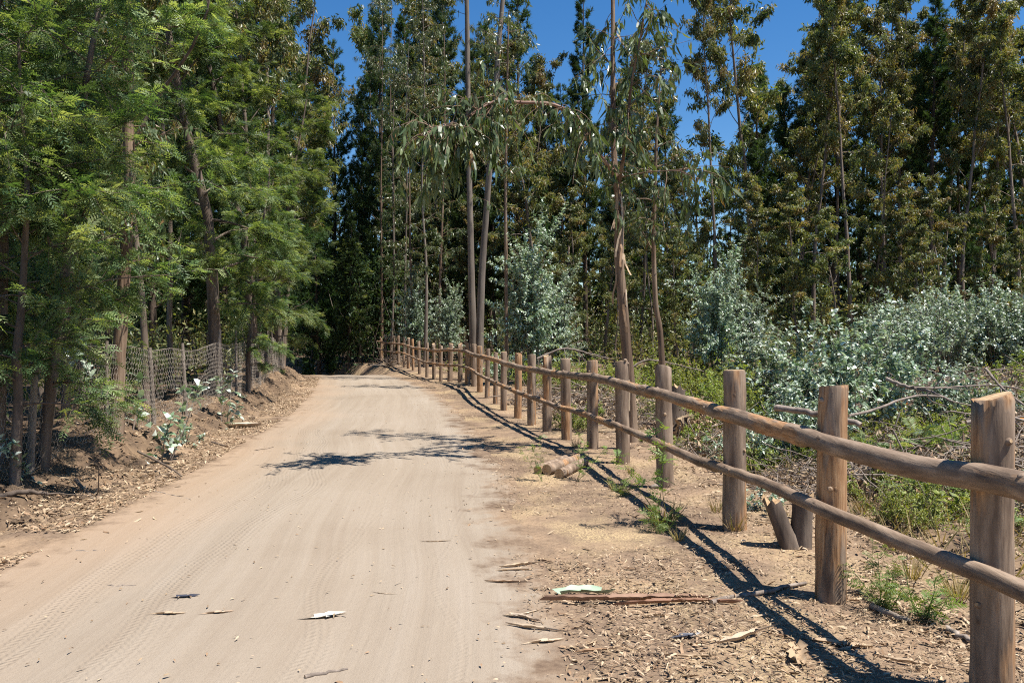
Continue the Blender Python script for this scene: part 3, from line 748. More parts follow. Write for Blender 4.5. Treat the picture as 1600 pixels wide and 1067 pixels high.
wlist = [ # mesh, photograph column, distance, scale, rotation, label
 (near_w[0], 66, 8.6, 1.0, .0, 'bright feathery wattle overhanging the netting fence at the left edge'),
 (near_w[1], 20, 7.8, .95, .3, 'low wattle at the left edge, in front of the tall one'),
 (near_w[0], -70, 9.0, 1.1, .5, 'wattle half cut off by the left edge of the picture'),
 (near_w[1], 100, 12.2, 1.2, .2, 'slim wattle left of the grey eucalyptus trunk'),
 (WAT[0], 338, 17.0, 1.05, .1, 'tall dense wattle crown towering over the netting fence'),
 (WAT[0], 398, 22.5, 1.15, -.2, 'tall wattle at the outer corner of the left tree wall'),
 (WAT[1], 388, 18.8, .62, .2, 'bright low wattle bush hanging over the far netting'),
 (WAT[1], 432, 28, 1.1, -.2, 'farthest of the roadside wattles, near the road crest'),
 (WAT[1], 562, 47, .8, 2.5, 'wattle standing beyond the crest where the road bends away'),
 (WAT[1], 520, 56, .8, 1.5, 'wattle at the dark end of the road'),
]
for me, px, d, s, r, lab in wlist:
    plant(me, 'wattle_tree', lab, 'tree', xat(px, d), d, s, r, 'wattles along the left roadside')

# ------------------------------------------------------------------ forest trees
def forest(lst, fam, H0, name, label, group, own={}, order=True):
    rank = {px: ORD[i] for i, px in enumerate(sorted(q[0] for q in lst if q[0] not in own))}
    for i, (px, d, top, k, wid) in enumerate(lst):
        x = xat(px, d); zt = at(px, top, d)[2]; H = zt - gz(x, d)
        s = H / H0[k]
        t = plant(fam[k], name, own.get(px, label + ', ' + rank.get(px, '') + ' from the left' if order else label), 'tree', x, d, (s * wid, s * wid, s), None, group)
HE = [18, 17, 19, 14, 10]; HP = [19, 17, 20]
R1 = [(1122, 36, -30, 2, .7), (1168, 40, -60, 1, .95), (1085, 46, 262, 3, 1.2), (1235, 42, 150, 3, 1.0), (1266, 38, -12, 0, .9), (1330, 37, -25, 2, .9), (1300, 44, 55, 2, .9), (1388, 40, 55, 2, .9),
      (1362, 35, 180, 3, 1.0), (1500, 36, -12, 0, .9), (1470, 42, 20, 2, 1.0), (1545, 38, 45, 2, .9), (1596, 36, 10, 2, 1.0), (1640, 40, -20, 1, 1.1), (1700, 38, -20, 0, 1.1), (1215, 47, 210, 3, 1.1), (1435, 46, 90, 1, 1.0), (1290, 50, 30, 1, 1.1), (1365, 48, 10, 0, 1.2), (1560, 46, 70, 1, 1.1), (1248, 45, 70, 2, 1.0), (1212, 52, 130, 2, 1.1), (1410, 44, 20, 2, .9)]
forest(R1, EUC, HE, 'eucalyptus_tree', 'slender eucalyptus in the wood behind the silver shrubs', 'eucalyptus trees of the wood on the right',
       {1122: 'thin sparse eucalyptus alone at the right side of the wide sky gap', 1168: 'tall eucalyptus next to the thin one at the sky gap', 1085: 'shorter brownish eucalyptus top under the wide sky gap', 1235: 'low eucalyptus top in the dip left of the tall right-hand crowns', 1266: 'leftmost of the tall crowns in the right-hand wood', 1330: 'tallest crown in the middle of the right-hand wood', 1500: 'tall eucalyptus just right of the dark pine in the right-hand wood', 1545: 'eucalyptus left of the last sky gap at the right edge', 1596: 'eucalyptus stem and crown at the right edge of the picture'})
R2 = [(1190, 33, 330, 4, 1.2), (1250, 32, 300, 4, 1.3), (1310, 31, 345, 4, 1.2), (1400, 33, 320, 4, 1.2), (1480, 32, 300, 4, 1.3), (1540, 31, 330, 4, 1.2), (1600, 32, 290, 4, 1.3), (1150, 36, 300, 4, 1.2), (1445, 30, 370, 4, 1.2), (1580, 29, 380, 4, 1.2)]
forest(R2, EUC, HE, 'eucalyptus_tree', 'bushy young eucalyptus low at the right-hand wood edge', 'young eucalyptus at the wood edge')
R3 = [(1170, 43, 105, 1, 1.0), (1450, 41, -25, 2, .95), (1405, 50, 60, 0, 1.0), (1600, 46, 60, 1, 1.1), (1265, 52, 60, 0, 1.0), (1530, 50, 100, 1, 1.1), (1340, 54, 90, 1, 1.1), (1222, 46, 135, 1, .9), (1310, 47, 60, 2, .9), (1500, 45, 30, 2, .9), (1570, 52, 60, 0, 1.0)]
forest(R3, PINE, HP, 'pine_tree', 'dark pine among the eucalyptus wood on the right', 'pines of the wood on the right', {1170: 'dark pine below the tall eucalyptus at the wide sky gap', 1450: 'tall black-green pine rising to the top edge on the right'})
C1 = [(598, 50, -30, 0, .8), (690, 56, -15, 1, .9), (640, 54, 20, 2, .95), (805, 48, -30, 0, 1.0), (765, 56, 40, 1, 1.0), (915, 44, -14, 2, .85), (860, 50, 110, 1, 1.0), (985, 50, 60, 0, .95), (560, 52, 130, 1, .8), (1040, 52, 120, 1, 1.0), (520, 56, 60, 0, .9), (725, 62, 60, 2, 1.1), (950, 60, 150, 1, 1.1), (840, 42, 250, 1, .9), (590, 60, 210, 1, 1.3), (545, 47, 330, 1, 1.0), (500, 50, 250, 1, 1.0), (625, 52, 300, 1, 1.0), (735, 48, 60, 0, .9), (880, 46, 130, 0, .9), (655, 60, -10, 0, 1.1)]
forest(C1, PINE, HP, 'pine_tree', 'dark green pine in the wood beyond the road crest', 'pines beyond the road crest',
       {598: 'pine with open top beside the sky gap over the road', 690: 'pine behind the thin poles, left of the two tall trunks', 805: 'pine just right of the leaning pale trunk', 915: 'narrow pointed pine in the sky gap left of the near eucalyptus', 520: 'pine at the left side of the sky gap over the road'})
C2 = [(655, 54, 30, 1, .9), (700, 52, 20, 0, .9), (735, 56, -10, 1, .9), (845, 40, 70, 3, 1.0), (885, 42, 170, 3, 1.1), (815, 44, 100, 0, .9), (1000, 42, 90, 1, .9), (1055, 44, 170, 3, 1.1), (945, 38, 210, 3, 1.0), (775, 48, 150, 3, 1.0), (1085, 40, 270, 3, 1.0), (1020, 36, 280, 3, 1.0), (905, 36, 320, 4, 1.1), (690, 50, 300, 4, 1.1), (960, 34, 380, 4, 1.2), (1060, 33, 370, 4, 1.2), (745, 46, 330, 4, 1.1), (870, 34, 390, 4, 1.2), (640, 48, 300, 4, 1.1), (680, 54, 230, 3, 1.0)]
forest(C2, EUC, HE, 'eucalyptus_tree', 'slim eucalyptus in the wood behind the middle of the fence', 'eucalyptus of the middle wood')
LF = [(440, 40, -60, 0, .9), (440, 33, -150, 1, .9), (395, 26, -200, 0, .9), (330, 22, -260, 1, .8), (270, 18, -300, 0, .7), (230, 15, -340, 3, .9), (130, 13, -300, 1, .7), (60, 14, -300, 0, .8), (300, 30, -100, 2, .9), (200, 24, -120, 1, .9), (100, 22, -120, 2, .9), (0, 18, -200, 1, .9), (392, 44, 60, 1, 1.0)]
forest(LF, EUC, HE, 'eucalyptus_tree', 'shaded eucalyptus in the dark wood behind the netting fence', 'eucalyptus of the left wood', order=False)
LP = [(290, 22, -200, 1, .9), (240, 20, -220, 0, .8), (350, 30, -120, 0, .9), (250, 27, -120, 1, 1.0), (170, 20, -200, 2, .9), (90, 18, -260, 0, .8), (420, 36, -60, 1, 1.0), (20, 26, -100, 1, 1.0), (405, 46, 0, 2, 1.0), (310, 38, 0, 1, 1.1), (215, 34, 0, 0, 1.1), (120, 32, 0, 1, 1.1), (490, 58, 120, 1, 1.3), (40, 36, 0, 0, 1.1), (395, 48, 0, 1, 1.2)]
forest(LP, PINE, HP, 'pine_tree', 'dark pine in the shade of the left wood', 'pines of the left wood', order=False)

# ------------------------------------------------------------------ masses that close the view
def gp(px, py):                                      # point of the ground seen at a photograph pixel
    d = F * EYE / (py - YH)
    for _ in range(12): d = .5 * d + .5 * F * (EYE - gz(xat(px, d), d)) / (py - YH)
    return np.array([xat(px, d), d, gz(xat(px, d), d)])
def undergrowth(name, label, seed, n, region, hfun, cols, L=.22, W=.075):
    rng = rng_(seed); mb = MB()
    x, y = region(rng, n)
    g = ground(x, y); h = hfun(x, y, rng)
    z = g + h * rng.random(len(x)) ** .8
    C = np.stack([x, y, z], 1)
    tone = np.clip(vnoise(x * .8, y * .8, seed) * .7 + rng.normal(.15, .18, len(x)), 0, 1)
    leaves(mb, rng, C, rng.normal(0, 1, (len(x), 3)) + [0, 0, -.2], L * rng.uniform(.5, 1.3, len(x)), W * rng.uniform(.6, 1.3, len(x)), rnd=tone)
    # thin stems running through it
    for k in range(260):
        i = int(rng.integers(len(x))); p = np.array([x[i], y[i], g[i] - .1])
        tube(mb, path(rng, p, rng.normal(0, .35, 3) + [0, 0, 1], h[i] * rng.uniform(.6, 1.4), 4, .12), np.linspace(.022, .005, 5), 3, mat=1, cap=False)
    o = obj(name, mb.mesh(name, [cols, M['dead']]))
    return tag(o, label, 'undergrowth', None, 'stuff')
def reg_right(rng, n):
    px = rng.uniform(600, 1850, n); d = rng.uniform(0, 1, n) ** 1.0 * 26 + np.interp(px, [600, 760, 1000, 1100, 1850], [52, 45, 34, 31, 29])
    x = (px - CX) * d / F; keep = x > rc(d) + rw(d) + 2; return x[keep], d[keep]
def h_right(x, y, rng): return (.6 + 5.5 * np.clip(vnoise(x * .33, y * .33, 71), 0, 1) ** 1.6) * np.interp(y, [29, 36, 46, 70], [.35, .8, 1.15, 1.6])
undergrowth('undergrowth', 'dark mixed undergrowth filling the wood beyond the fence', 71, 52000, reg_right, h_right, M['euc_leaf'])
def reg_left(rng, n):
    d = rng.uniform(7, 48, n); x = rc(d) - rw(d) - 2.4 - rng.random(n) ** 1.3 * 16; return x, d
def h_left(x, y, rng): return (.9 + 4.2 * vnoise(x * .5, y * .5, 81) ** 1.6) * np.interp(y, [7, 14, 40], [.5, .8, 1.6])
undergrowth('undergrowth', 'shaded brushy undergrowth behind the netting fence', 81, 42000, reg_left, h_left, M['euc_leaf'], .18, .06)
def reg_end(rng, n):
    d = rng.uniform(44, 74, n); px = rng.uniform(380, 640, n); return (px - CX) * d / F, d
def h_end(x, y, rng): return np.where(np.abs(x - rc(y)) < rw(y) + .6, .05, 2.0 + 6 * vnoise(x * .3, y * .3, 91))
undergrowth('undergrowth', 'dark leafy mass closing the end of the road', 91, 26000, reg_end, h_end, M['pine'], .3, .10)
def far_wood():
    rng = rng_(95); mb = MB(); n = 60000
    a = rng.uniform(-.85, .85, n); d = rng.uniform(68, 110, n); x = np.sin(a) * d; y = np.cos(a) * d
    top = 7 + 12 * vnoise(x * .16, y * .16, 96) * vnoise(x * .5, y * .5, 97) + 3 * vnoise(x, y, 98)
    z = rng.random(n) * top - .5
    leaves(mb, rng, np.stack([x, y, z], 1), rng.normal(0, 1, (n, 3)), rng.uniform(.4, .9, n), rng.uniform(.18, .4, n), rnd=np.clip(vnoise(x * .25, y * .25, 99) + rng.normal(0, .15, n), 0, 1))
    for k in range(260):
        a = rng.uniform(-.8, .8); d = rng.uniform(62, 95); p = [math.sin(a) * d, math.cos(a) * d, -.5]
        tube(mb, path(rng, p, [0, 0, 1], rng.uniform(9, 16), 5, .03), np.linspace(.16, .04, 6), 5, mat=1, cap=False)
    tag(obj('far_wood', mb.mesh('far_wood', [M['pine'], M['pine_bark']])), 'far dark wood seen between the nearer trees', 'wood', None, 'stuff')
far_wood()

# ------------------------------------------------------------------ netting fence on the left bank
def netting_fence():
    rng = rng_(51)
    yy = np.concatenate([np.arange(5.0, 36, .05)])
    xx = rc(yy) - rw(yy) - 1.12 + .10 * fbm(yy * .5, yy * 0, 52) * 2
    seg = np.hypot(np.diff(xx), np.diff(yy)); S = np.concatenate([[0], np.cumsum(seg)])
    zb = ground(xx, yy); k = np.ones(25) / 25; zb = np.convolve(np.pad(zb, 12, 'edge'), k, 'valid') - .02
    c = thing('netting_fence', 'rusty hexagonal wire netting fence on thin wooden posts along the left bank', 'fence', (xx[0], yy[0], zb[0]))
    org = np.array([xx[0], yy[0], zb[0]])
    def pos(s, h):
        x = np.interp(s, S, xx); y = np.interp(s, S, yy); z = np.interp(s, S, zb)
        bul = (fbm(s * .9, h * 1.3, 53) * .10 + fbm(s * 4, h * 4, 54) * .035)
        sag = (fbm(s * .55, s * 0, 55) * .12 - .02) * h
        return np.stack([x + bul, y - bul * .2, z + h + sag], -1)
    cw, ch = .078, .074
    E = []
    nc = int(S[-1] / cw); nr = 16
    for r in range(nr):
        h0 = .0 + r * ch
        s = (np.arange(nc) + (.5 if r % 2 else 0)) * cw
        # hexagon row: vertical twisted side then two slants up to the next row
        lo = h0 + ch * .0; E.append(np.stack([np.stack([s, np.full(nc, lo)], 1), np.stack([s, np.full(nc, lo + ch * .52)], 1)], 1))
        for sg in (-.5, .5):
            E.append(np.stack([np.stack([s, np.full(nc, lo + ch * .52)], 1), np.stack([s + sg * cw, np.full(nc, lo + ch)], 1)], 1))
    E = np.concatenate(E)
    # a few holes torn in the netting
    mid = E.mean(1); keep = (vnoise(mid[:, 0] * .8, mid[:, 1] * 2.5, 57) > .13)
    E = E[keep]
    A = pos(E[:, 0, 0], E[:, 0, 1]); B = pos(E[:, 1, 0], E[:, 1, 1])
    def jit(P): return P + np.stack([fbm(P[:, 1] * 9, P[:, 2] * 9, 61), fbm(P[:, 1] * 9, P[:, 2] * 9, 62), fbm(P[:, 1] * 9, P[:, 2] * 9, 63)], 1) * .03
    A, B = jit(A), jit(B)
    t = unit(B - A); u = unit(np.cross(t, [.3, .2, 1.0])); v = np.cross(t, u); R = .0019
    ring = [u, -.5 * u + .866 * v, -.5 * u - .866 * v]
    V = np.stack([A + q * R for q in ring] + [B + q * R for q in ring], 1)
    kq = np.arange(len(A))[:, None] * 6
    Q = np.concatenate([kq + np.array([[a, b, b + 3, a + 3]]) for a, b in ((0, 1), (1, 2), (2, 0))])
    mb = MB(); mb.add((V - org).reshape(-1, 3), Q, None, np.tile(np.clip(.4 + 2 * fbm(A[:, 1], A[:, 2], 66), 0, 1), 3), sm=True)
    for hh in (1.18, .02):                              # selvedge wires
        s = np.arange(0, S[-1], .12); tube(mb, pos(s, np.full(len(s), hh)) - org, .0042, 3, cap=False)
    n = obj('netting', mb.mesh('netting', M['wire']), c); n['kind'] = 'stuff'
    s = 1.1; i = 0
    while s < S[-1] - .5:
        b = pos(np.array([s]), np.array([0.0]))[0]; H = rng.uniform(1.15, 1.45)
        lean = rng.normal(0, .07, 2)
        P = np.array([[0, 0, -.25], [lean[0] * .4, lean[1] * .4, H * .4], [lean[0], lean[1], H]]) + [-.03, 0, 0]
        m = MB(); tube(m, spline(P, 7), np.linspace(.034, .026, 7) * rng.uniform(.75, 1.25), 9, rough=.05, rng=rng, capmat=0)
        obj('post', m.mesh('post', M['greypost']), c, b - org); s += rng.uniform(1.5, 2.3); i += 1
netting_fence()

# ------------------------------------------------------------------ silver and green shrubs in the clearing
sil = [ # mesh, photograph x, base y, distance, scale, label
 (0, 1232, 13.5, 1.1, 'silver-leaved shrub behind the third fence post from the right'), (1, 1335, 12.5, 1.3, 'broad silver shrub filling the middle of the clearing'), (0, 1400, 19.5, 1.25, 'silver shrub just right of the broad middle one'),
 (2, 1450, 25, 1.25, 'tallest silver shrub in the back row of the clearing'), (1, 1528, 25, 1.75, 'silver shrub in the back row, near the right edge'), (0, 1600, 24, 1.5, 'silver shrub cut by the right edge of the picture'),
 (1, 1500, 12.2, .75, 'small round silver shrub standing alone before the twig pile'),  (1, 1240, 9.6, .72, 'small silver shrub low behind the fence rail, left of the broad one'),
 (3, 1120, 21, .72, 'tree-like silver sapling rising above the green scrub'), (3, 1165, 23, .62, 'silver sapling at the wood edge behind the green scrub'), (3, 832, 24, .98, 'tall silver-leaved sapling behind the middle of the fence'), (3, 872, 26, .72, 'second silver sapling, right of the tall one behind the fence'),
 (1, 790, 27, .75, 'low silver bush at the foot of the two tall trunks'), (3, 650, 41, .9, 'silver-leaved sapling by the far fence end'), (3, 700, 37, .75, 'silver sapling between the thin poles and the two tall trunks'),
 (2, 1480, 23, 1.1, 'silver sapling against the dark wood at right'), (2, 1380, 24, 1.0, 'silver sapling against the dark wood, middle right'), (2, 1560, 24, 1.25, 'silver sapling against the dark wood, far right')]
for k, px, d, s, lab in sil:
    plant(SHR[k], 'eucalyptus_shrub', lab, 'shrub', xat(px, d), d, s, None, 'silver-leaved eucalyptus shrubs', ('stems', 'leaves'))
GLAB = 'low yellow-green bush in the scrub behind the fence'
for i, (px, d, s) in enumerate([(930, 19, .9), (968, 21, 1.1), (1010, 18, .9), (1050, 20, 1.2), (1085, 17, 1.0), (1105, 19.5, 1.2), (1135, 16, .9), (1150, 18, 1.1), (1070, 22, 1.3), (1000, 23, 1.3), (900, 22, 1.1), (870, 21, .8), (1180, 20, 1.3), (835, 23, .9), (1480, 14, .6), (1575, 13.6, .8), (1220, 19, 1.1), (1600, 20, 1.2), (1030, 15, .55), (915, 14.6, .6), (890, 13.9, .45), (1330, 18, 1.0), (760, 30, 1), (720, 33, 1), (810, 28, 1), (1350, 7.6, .45), (1480, 7.0, .5), (1545, 6.6, .45), (1420, 6.4, .4), (1590, 7.4, .6), (1180, 9.2, .45), (1090, 11.0, .5), (1265, 9.0, .4), (1380, 10.5, .7), (1250, 11.5, .7), (1460, 10.6, .8), (1160, 12.5, .8), (1540, 11.5, .8), (1590, 14.5, 1.0), (1420, 13.2, .9), (1200, 15.5, 1.0)]):
    plant(GRN[i % 2], 'green_bush', GLAB if d > 12.4 else 'small green bush low down close behind the near fence posts', 'bush', xat(px, d), d, s, None, 'green bushes in the scrub' if d > 12.4 else 'small green bushes close behind the fence', ('stems', 'leaves'))

# blue-green eucalyptus sprouts with large leaves
SPR = [shrub_meshes(421, 1.0, .25, 3, .12, .06, 'silver', 6, 2), shrub_meshes(422, .55, .32, 7, .085, .045, 'silver', 8, 2)]
for k, px, py, s, lab in [(1, 1128, 722, .75, 'blue-green sprout behind the fourth fence post from the right'), (1, 1192, 735, .85, 'silver sprout between the third and second posts from the right'), (1, 1190, 800, .55, 'dark blue-green sprout at the foot of the third post from the right'),
                          (1, 1100, 705, .6, 'small silver sprout behind the lower rail'), (0, 1592, 790, .6, 'blue-green sprout at the right edge behind the nearest post')]:
    p = gp(px, py); plant(SPR[k], 'eucalyptus_sprout', lab, 'sprout', p[0], p[1], s, None, 'eucalyptus sprouts by the fence', ('stems', 'leaves'))
for k, px, d, z, s, lab in [(0, 252, 10.1, .35, 1.2, 'large-leaved silver sprig pushing through the netting fence'), (0, 190, 10.6, .35, 1.6, 'tall silver sprig beside the grey trunk'), (0, 48, 7.9, .25, .7, 'silver sprig at the foot of the bank, left edge'), (1, 285, 11.2, .3, .8, 'low green sprig against the netting'), (0, 345, 14, .3, 1.2, 'silver sprig under the tall wattle')]:
    plant(SPR[k], 'eucalyptus_sprig', lab, 'sprig', xat(px, d), d, s, None, 'silver sprigs on the left bank', ('stems', 'leaves'))

# wattle seedlings and weeds
def weed_mesh(seed, H, n, fl, k=6, mat='weed'):
    rng = rng_(seed); sm_ = MB(); lm = MB()
    for i in range(n):
        S = path(rng, [rng.normal(0, .04), rng.normal(0, .04), -.03], rng.normal(0, .28, 3) + [0, 0, 1], H * rng.uniform(.5, 1.1), 6, .1)
        tube(sm_, S, np.linspace(.005, .0015, 7), 4, cap=False)
        m = int(10 + 14 * H); C, D = pint(S, rng.uniform(.15, 1, m))
        fronds(lm, rng, C, rng.normal(0, 1, (m, 3)) * [1, 1, .4] + D * .6, fl * rng.uniform(.5, 1.2, m), k)
    return sm_.mesh('weed_stems', M['wattle_bark'] if mat == 'wattle' else M[mat]), lm.mesh('weed_leaves', M[mat])
WD = [weed_mesh(501, .85, 3, .13, 7), weed_mesh(502, .35, 6, .10, 6), weed_mesh(503, .55, 9, .2, 8, 'wattle')]
for k, px, py, s, lab in [(0, 1036, 815, .95, 'tall feathery weed in front of the fourth post from the right'), (0, 845, 752, .55, 'thin upright weed by the three short logs'), (0, 904, 752, .6, 'thin weed just right of the short logs'),
                          (2, 1385, 745, .9, 'ferny wattle seedling behind the upper rail'), (2, 1440, 735, 1.0, 'ferny wattle seedling left of the nearest post'), (2, 1330, 720, .7, 'ferny wattle seedling behind the second post from the right'), (2, 1480, 720, .9, 'ferny seedling under the fallen branches'),
                          (1, 1035, 835, .8, 'low green weed under the tall feathery one'), (1, 970, 775, .6, 'small weed in the fence shadow'), (1, 1385, 950, .9, 'leafy weed right of the second post'), (1, 1445, 965, .9, 'leafy weed between the two nearest posts'), (1, 1440, 800, 1.1, 'bright leafy weed under the upper rail near the nearest post'), (0, 1365, 930, .45, 'thin upright weed right of the second post'), (1, 1000, 690, .7, 'weed by the fifth post'), (1, 1560, 860, .9, 'weed behind the nearest post')]:
    p = gp(px, py); plant(WD[k], 'weed' if k < 2 else 'wattle_seedling', lab, 'weed' if k < 2 else 'seedling', p[0], p[1], s, None, 'weeds along the fence', ('stems', 'leaves'))
# bright broad-leaved sprout and grass tufts
BL = shrub_meshes(431, .42, .18, 5, .11, .04, 'green', 7, 1)
for px, py, s, lab in [(1455, 812, 1.0, 'bright green broad-leaved sprout near the nearest post'), (1410, 800, .7, 'smaller bright green sprout left of the broad-leaved one'), (590 + 20, 0, 0, '')][:2]:
    p = gp(px, py); plant(BL, 'green_sprout', lab, 'sprout', p[0], p[1], s, None, 'bright sprouts', ('stems', 'leaves'))
def tuft_mesh(seed, n, H):
    rng = rng_(seed); mb = MB(); a = rng.uniform(0, 6.28, n); P = np.stack([np.cos(a), np.sin(a), a * 0], 1) * rng.uniform(0, .06, (n, 1))
    leaves(mb, rng, P - [0, 0, .01], np.stack([np.cos(a), np.sin(a), rng.uniform(.8, 2.6, n)], 1), H * rng.uniform(.4, 1.1, n), .008, long=True, curl=.18)
    return mb.mesh('grass_tuft', M['drygrass'])
TU = [tuft_mesh(511, 70, .26), tuft_mesh(512, 50, .2)]
for i, (px, py, s) in enumerate([(1036, 822, 1.1), (965, 768, .9), (1150, 830, .8), (1060, 845, .7), (1215, 815, .7), (1120, 800, .8), (1350, 800, .9), (1425, 905, 1), (1500, 935, .9), (985, 740, .7), (900, 700, .7), (1290, 705, 1), (1075, 680, 1), (1170, 690, 1.1), (1400, 860, .9)]):
    p = gp(px, py); tag(obj('grass_tuft', TU[i % 2], None, p, (0, 0, i * 1.7), s), 'tuft of half-dry grass growing along the fence', 'grass tuft', 'grass tufts along the fence')
def grass_field():
    rng = rng_(515); n = 16000; d = rng.uniform(5, 30, n) ; px = rng.uniform(820, 1750, n); x = (px - CX) * d / F
    s = x - (rc(d) + rw(d)); keep = (s > 2.6) & (vnoise(x * .8, d * .8, 516) > .46); x, d = x[keep], d[keep]; n = len(x)
    mb = MB(); a = rng.uniform(0, 6.28, n)
    leaves(mb, rng, np.stack([x, d, ground(x, d) - .01], 1), np.stack([np.cos(a), np.sin(a), rng.uniform(.5, 2.5, n)], 1), rng.uniform(.1, .38, n), .012, rnd=rng.random(n))
    tag(obj('dry_grass', mb.mesh('dry_grass', M['drygrass'])), 'sparse dry grass among the scrub of the clearing', 'grass', None, 'stuff')
grass_field()
# orange poppies
def poppy(px, d, n, lab, seed):
    rng = rng_(seed); x = xat(px, d); t = thing('poppy_plant', lab, 'flower', (x, d, gz(x, d)), 0, 'orange poppies in the clearing')
    st = MB()
    for i in range(n):
        S = path(rng, [rng.normal(0, .12), rng.normal(0, .12), 0], rng.normal(0, .2, 3) + [0, 0, 1], rng.uniform(.3, .5), 4, .1); tube(st, S, .004, 3, cap=False)
        fl = MB(); a = np.arange(5) * 1.256; leaves(fl, rng, np.repeat(S[-1:], 5, 0), np.stack([np.cos(a), np.sin(a), np.full(5, .8)], 1), .055, .05); obj('blossom', fl.mesh('blossom', M['poppy']), t)
    obj('stems', st.mesh('stems', M['weed']), t)
M['poppy'] = leafmat('poppy_petal', [(.75, .28, .02), (.8, .38, .03)], .6, .3)
poppy(1410, 14.2, 7, 'orange poppies between the silver shrubs', 1); poppy(1585, 10.6, 9, 'orange poppies near the right edge of the clearing', 2)

# ------------------------------------------------------------------ dead wood in the clearing
def brush_mesh(seed, n, W, H, L):
    rng = rng_(seed); mb = MB()
    for i in range(n):
        a = rng.uniform(0, 6.28); r = W * math.sqrt(rng.random()); h = H * (1 - (r / W) ** 2) * rng.random()
        p = np.array([math.cos(a) * r, math.sin(a) * r, h]); d = rng.normal(0, 1, 3) * [1, 1, .28]
        l = L * rng.uniform(.3, 1.1); P = path(rng, p - unit(d) * l / 2, d, l, 5, .16, -.02); P[:, 2] = np.maximum(P[:, 2], 0.005)
        r0 = rng.uniform(.004, .014); tube(mb, P, np.linspace(r0, r0 * .3, 6), 4, cap=False)
    n2 = n * 5; a = rng.uniform(0, 6.28, n2); r = W * np.sqrt(rng.random(n2)); h = H * (1 - (r / W) ** 2) * rng.random(n2)
    leaves(mb, rng, np.stack([np.cos(a) * r, np.sin(a) * r, h], 1), rng.normal(0, 1, (n2, 3)), rng.uniform(.07, .18, n2), rng.uniform(.02, .05, n2), mat=1)
    return mb.mesh('brush', [M['dead'], M['litter']])
BR = [brush_mesh(601, 220, 1.1, .65, 1.2), brush_mesh(602, 260, 1.5, .55, 1.5)]
for k, px, d, s, lab in [(0, 935, 16.5, 1.0, 'heap of dry cut branches left of the near eucalyptus'), (1, 880, 18.5, .9, 'low heap of grey twigs behind the middle posts'), (1, 1020, 15, .75, 'twig heap around the old stump'), (0, 1430, 7.6, .75, 'brown heap of leaves and twigs behind the upper rail'), (1, 1530, 8.6, .8, 'brown twig heap near the right edge'),
                         (1, 1520, 12.5, .95, 'grey twig pile right of the small silver shrub'), (0, 1590, 10.5, .9, 'twig pile at the right edge of the clearing'), (0, 1090, 13.6, .7, 'twigs and bark heaped right of the old stump'), (1, 1300, 8.2, .55, 'low twig heap behind the second post from the right'), (0, 1400, 9.8, .7, 'twig heap before the broad silver shrub'), (1, 1590, 6.9, .6, 'tangle of twigs at the right edge behind the nearest post'), (1, 1190, 10.5, .7, 'low twig tangle behind the third post from the right'), (1, 1480, 15.5, 1.0, 'grey brush heap before the back row of silver shrubs'), (0, 1560, 14.5, 1.0, 'brown brush heap before the back row, near the right edge'), (1, 1430, 17.5, 1.0, 'brush heap right of the broad silver shrub'), (1, 1600, 19, 1.1, 'brush heap below the right-edge silver shrub'), (1, 640, 39, .9, 'dead brush on the bank at the far fence end'), (0, 620, 41, .8, 'dark brush at the end of the fence')]:
    tag(obj('brush_pile', BR[k], None, (xat(px, d), d, gz(xat(px, d), d)), (0, 0, px * .7), s), lab, 'brush pile', 'brush piles in the clearing')
def stick(name, pts, ds, r0, r1, label, cat, mat='dead', group=None, sides=8, seed=1, twigs=0):
    rng = rng_(seed); W = np.array([at(px, py, d) for (px, py), d in zip(pts, ds)]); b = W[0].copy(); P = spline(W - b, 20)
    P[:, :] += rng.normal(0, r0 * .15, P.shape)
    mb = MB(); tube(mb, P, np.linspace(r0, r1, 20), sides, rough=.05, rng=rng, capmat=1)
    for k in range(twigs):
        p, d = pint(P, [rng.uniform(.3, 1)]); tube(mb, path(rng, p[0], d[0] + rng.normal(0, .6, 3), rng.uniform(.2, .6), 4, .15), np.linspace(r1 * .7, .003, 5), 4, cap=False)
    return tag(obj(name, mb.mesh(name, [M[mat], M['cut']]), None, b), label, cat, group)
FB = 'fallen branches behind the fence'
stick('fallen_branch', [(1212, 637), (1250, 642), (1300, 652), (1345, 664)], [7.4, 7.2, 6.9, 6.7], .030, .024, 'straight grey branch end poking out behind the second post', 'branch', group=FB, seed=2)
stick('fallen_branch', [(1325, 650), (1365, 640), (1410, 624), (1440, 618), (1475, 620)], [7.2, 7.5, 7.8, 8.0, 8.2], .014, .010, 'thin arched branch left of the nearest post, behind the fence', 'branch', group=FB, seed=3, twigs=3)
stick('fallen_branch', [(1385, 592), (1420, 605), (1455, 612), (1490, 628)], [9.2, 9, 8.8, 8.6], .022, .012, 'short slanting branch above the twig heap', 'branch', group=FB, seed=4, twigs=3)
stick('fallen_branch', [(1400, 602), (1450, 606), (1500, 604), (1560, 602), (1620, 614)], [9.5] * 5, .013, .009, 'long thin branch lying level towards the right edge', 'branch', group=FB, seed=5, twigs=4)
stick('fallen_branch', [(1540, 575), (1560, 600), (1585, 622), (1610, 640)], [9.2, 8.8, 8.4, 8], .015, .010, 'branch slanting down to the right edge', 'branch', group=FB, seed=6, twigs=3)
stick('fallen_branch', [(1510, 660), (1560, 650), (1620, 662)], [7.6, 7.6, 7.4], .02, .014, 'branch lying behind the top of the nearest post', 'branch', group=FB, seed=7, twigs=3)
stick('fallen_branch', [(840, 560), (880, 545), (920, 552), (950, 560)], [17, 17, 17, 17], .025, .012, 'bent dead branch on the branch heap', 'branch', group=FB, seed=8, twigs=6)
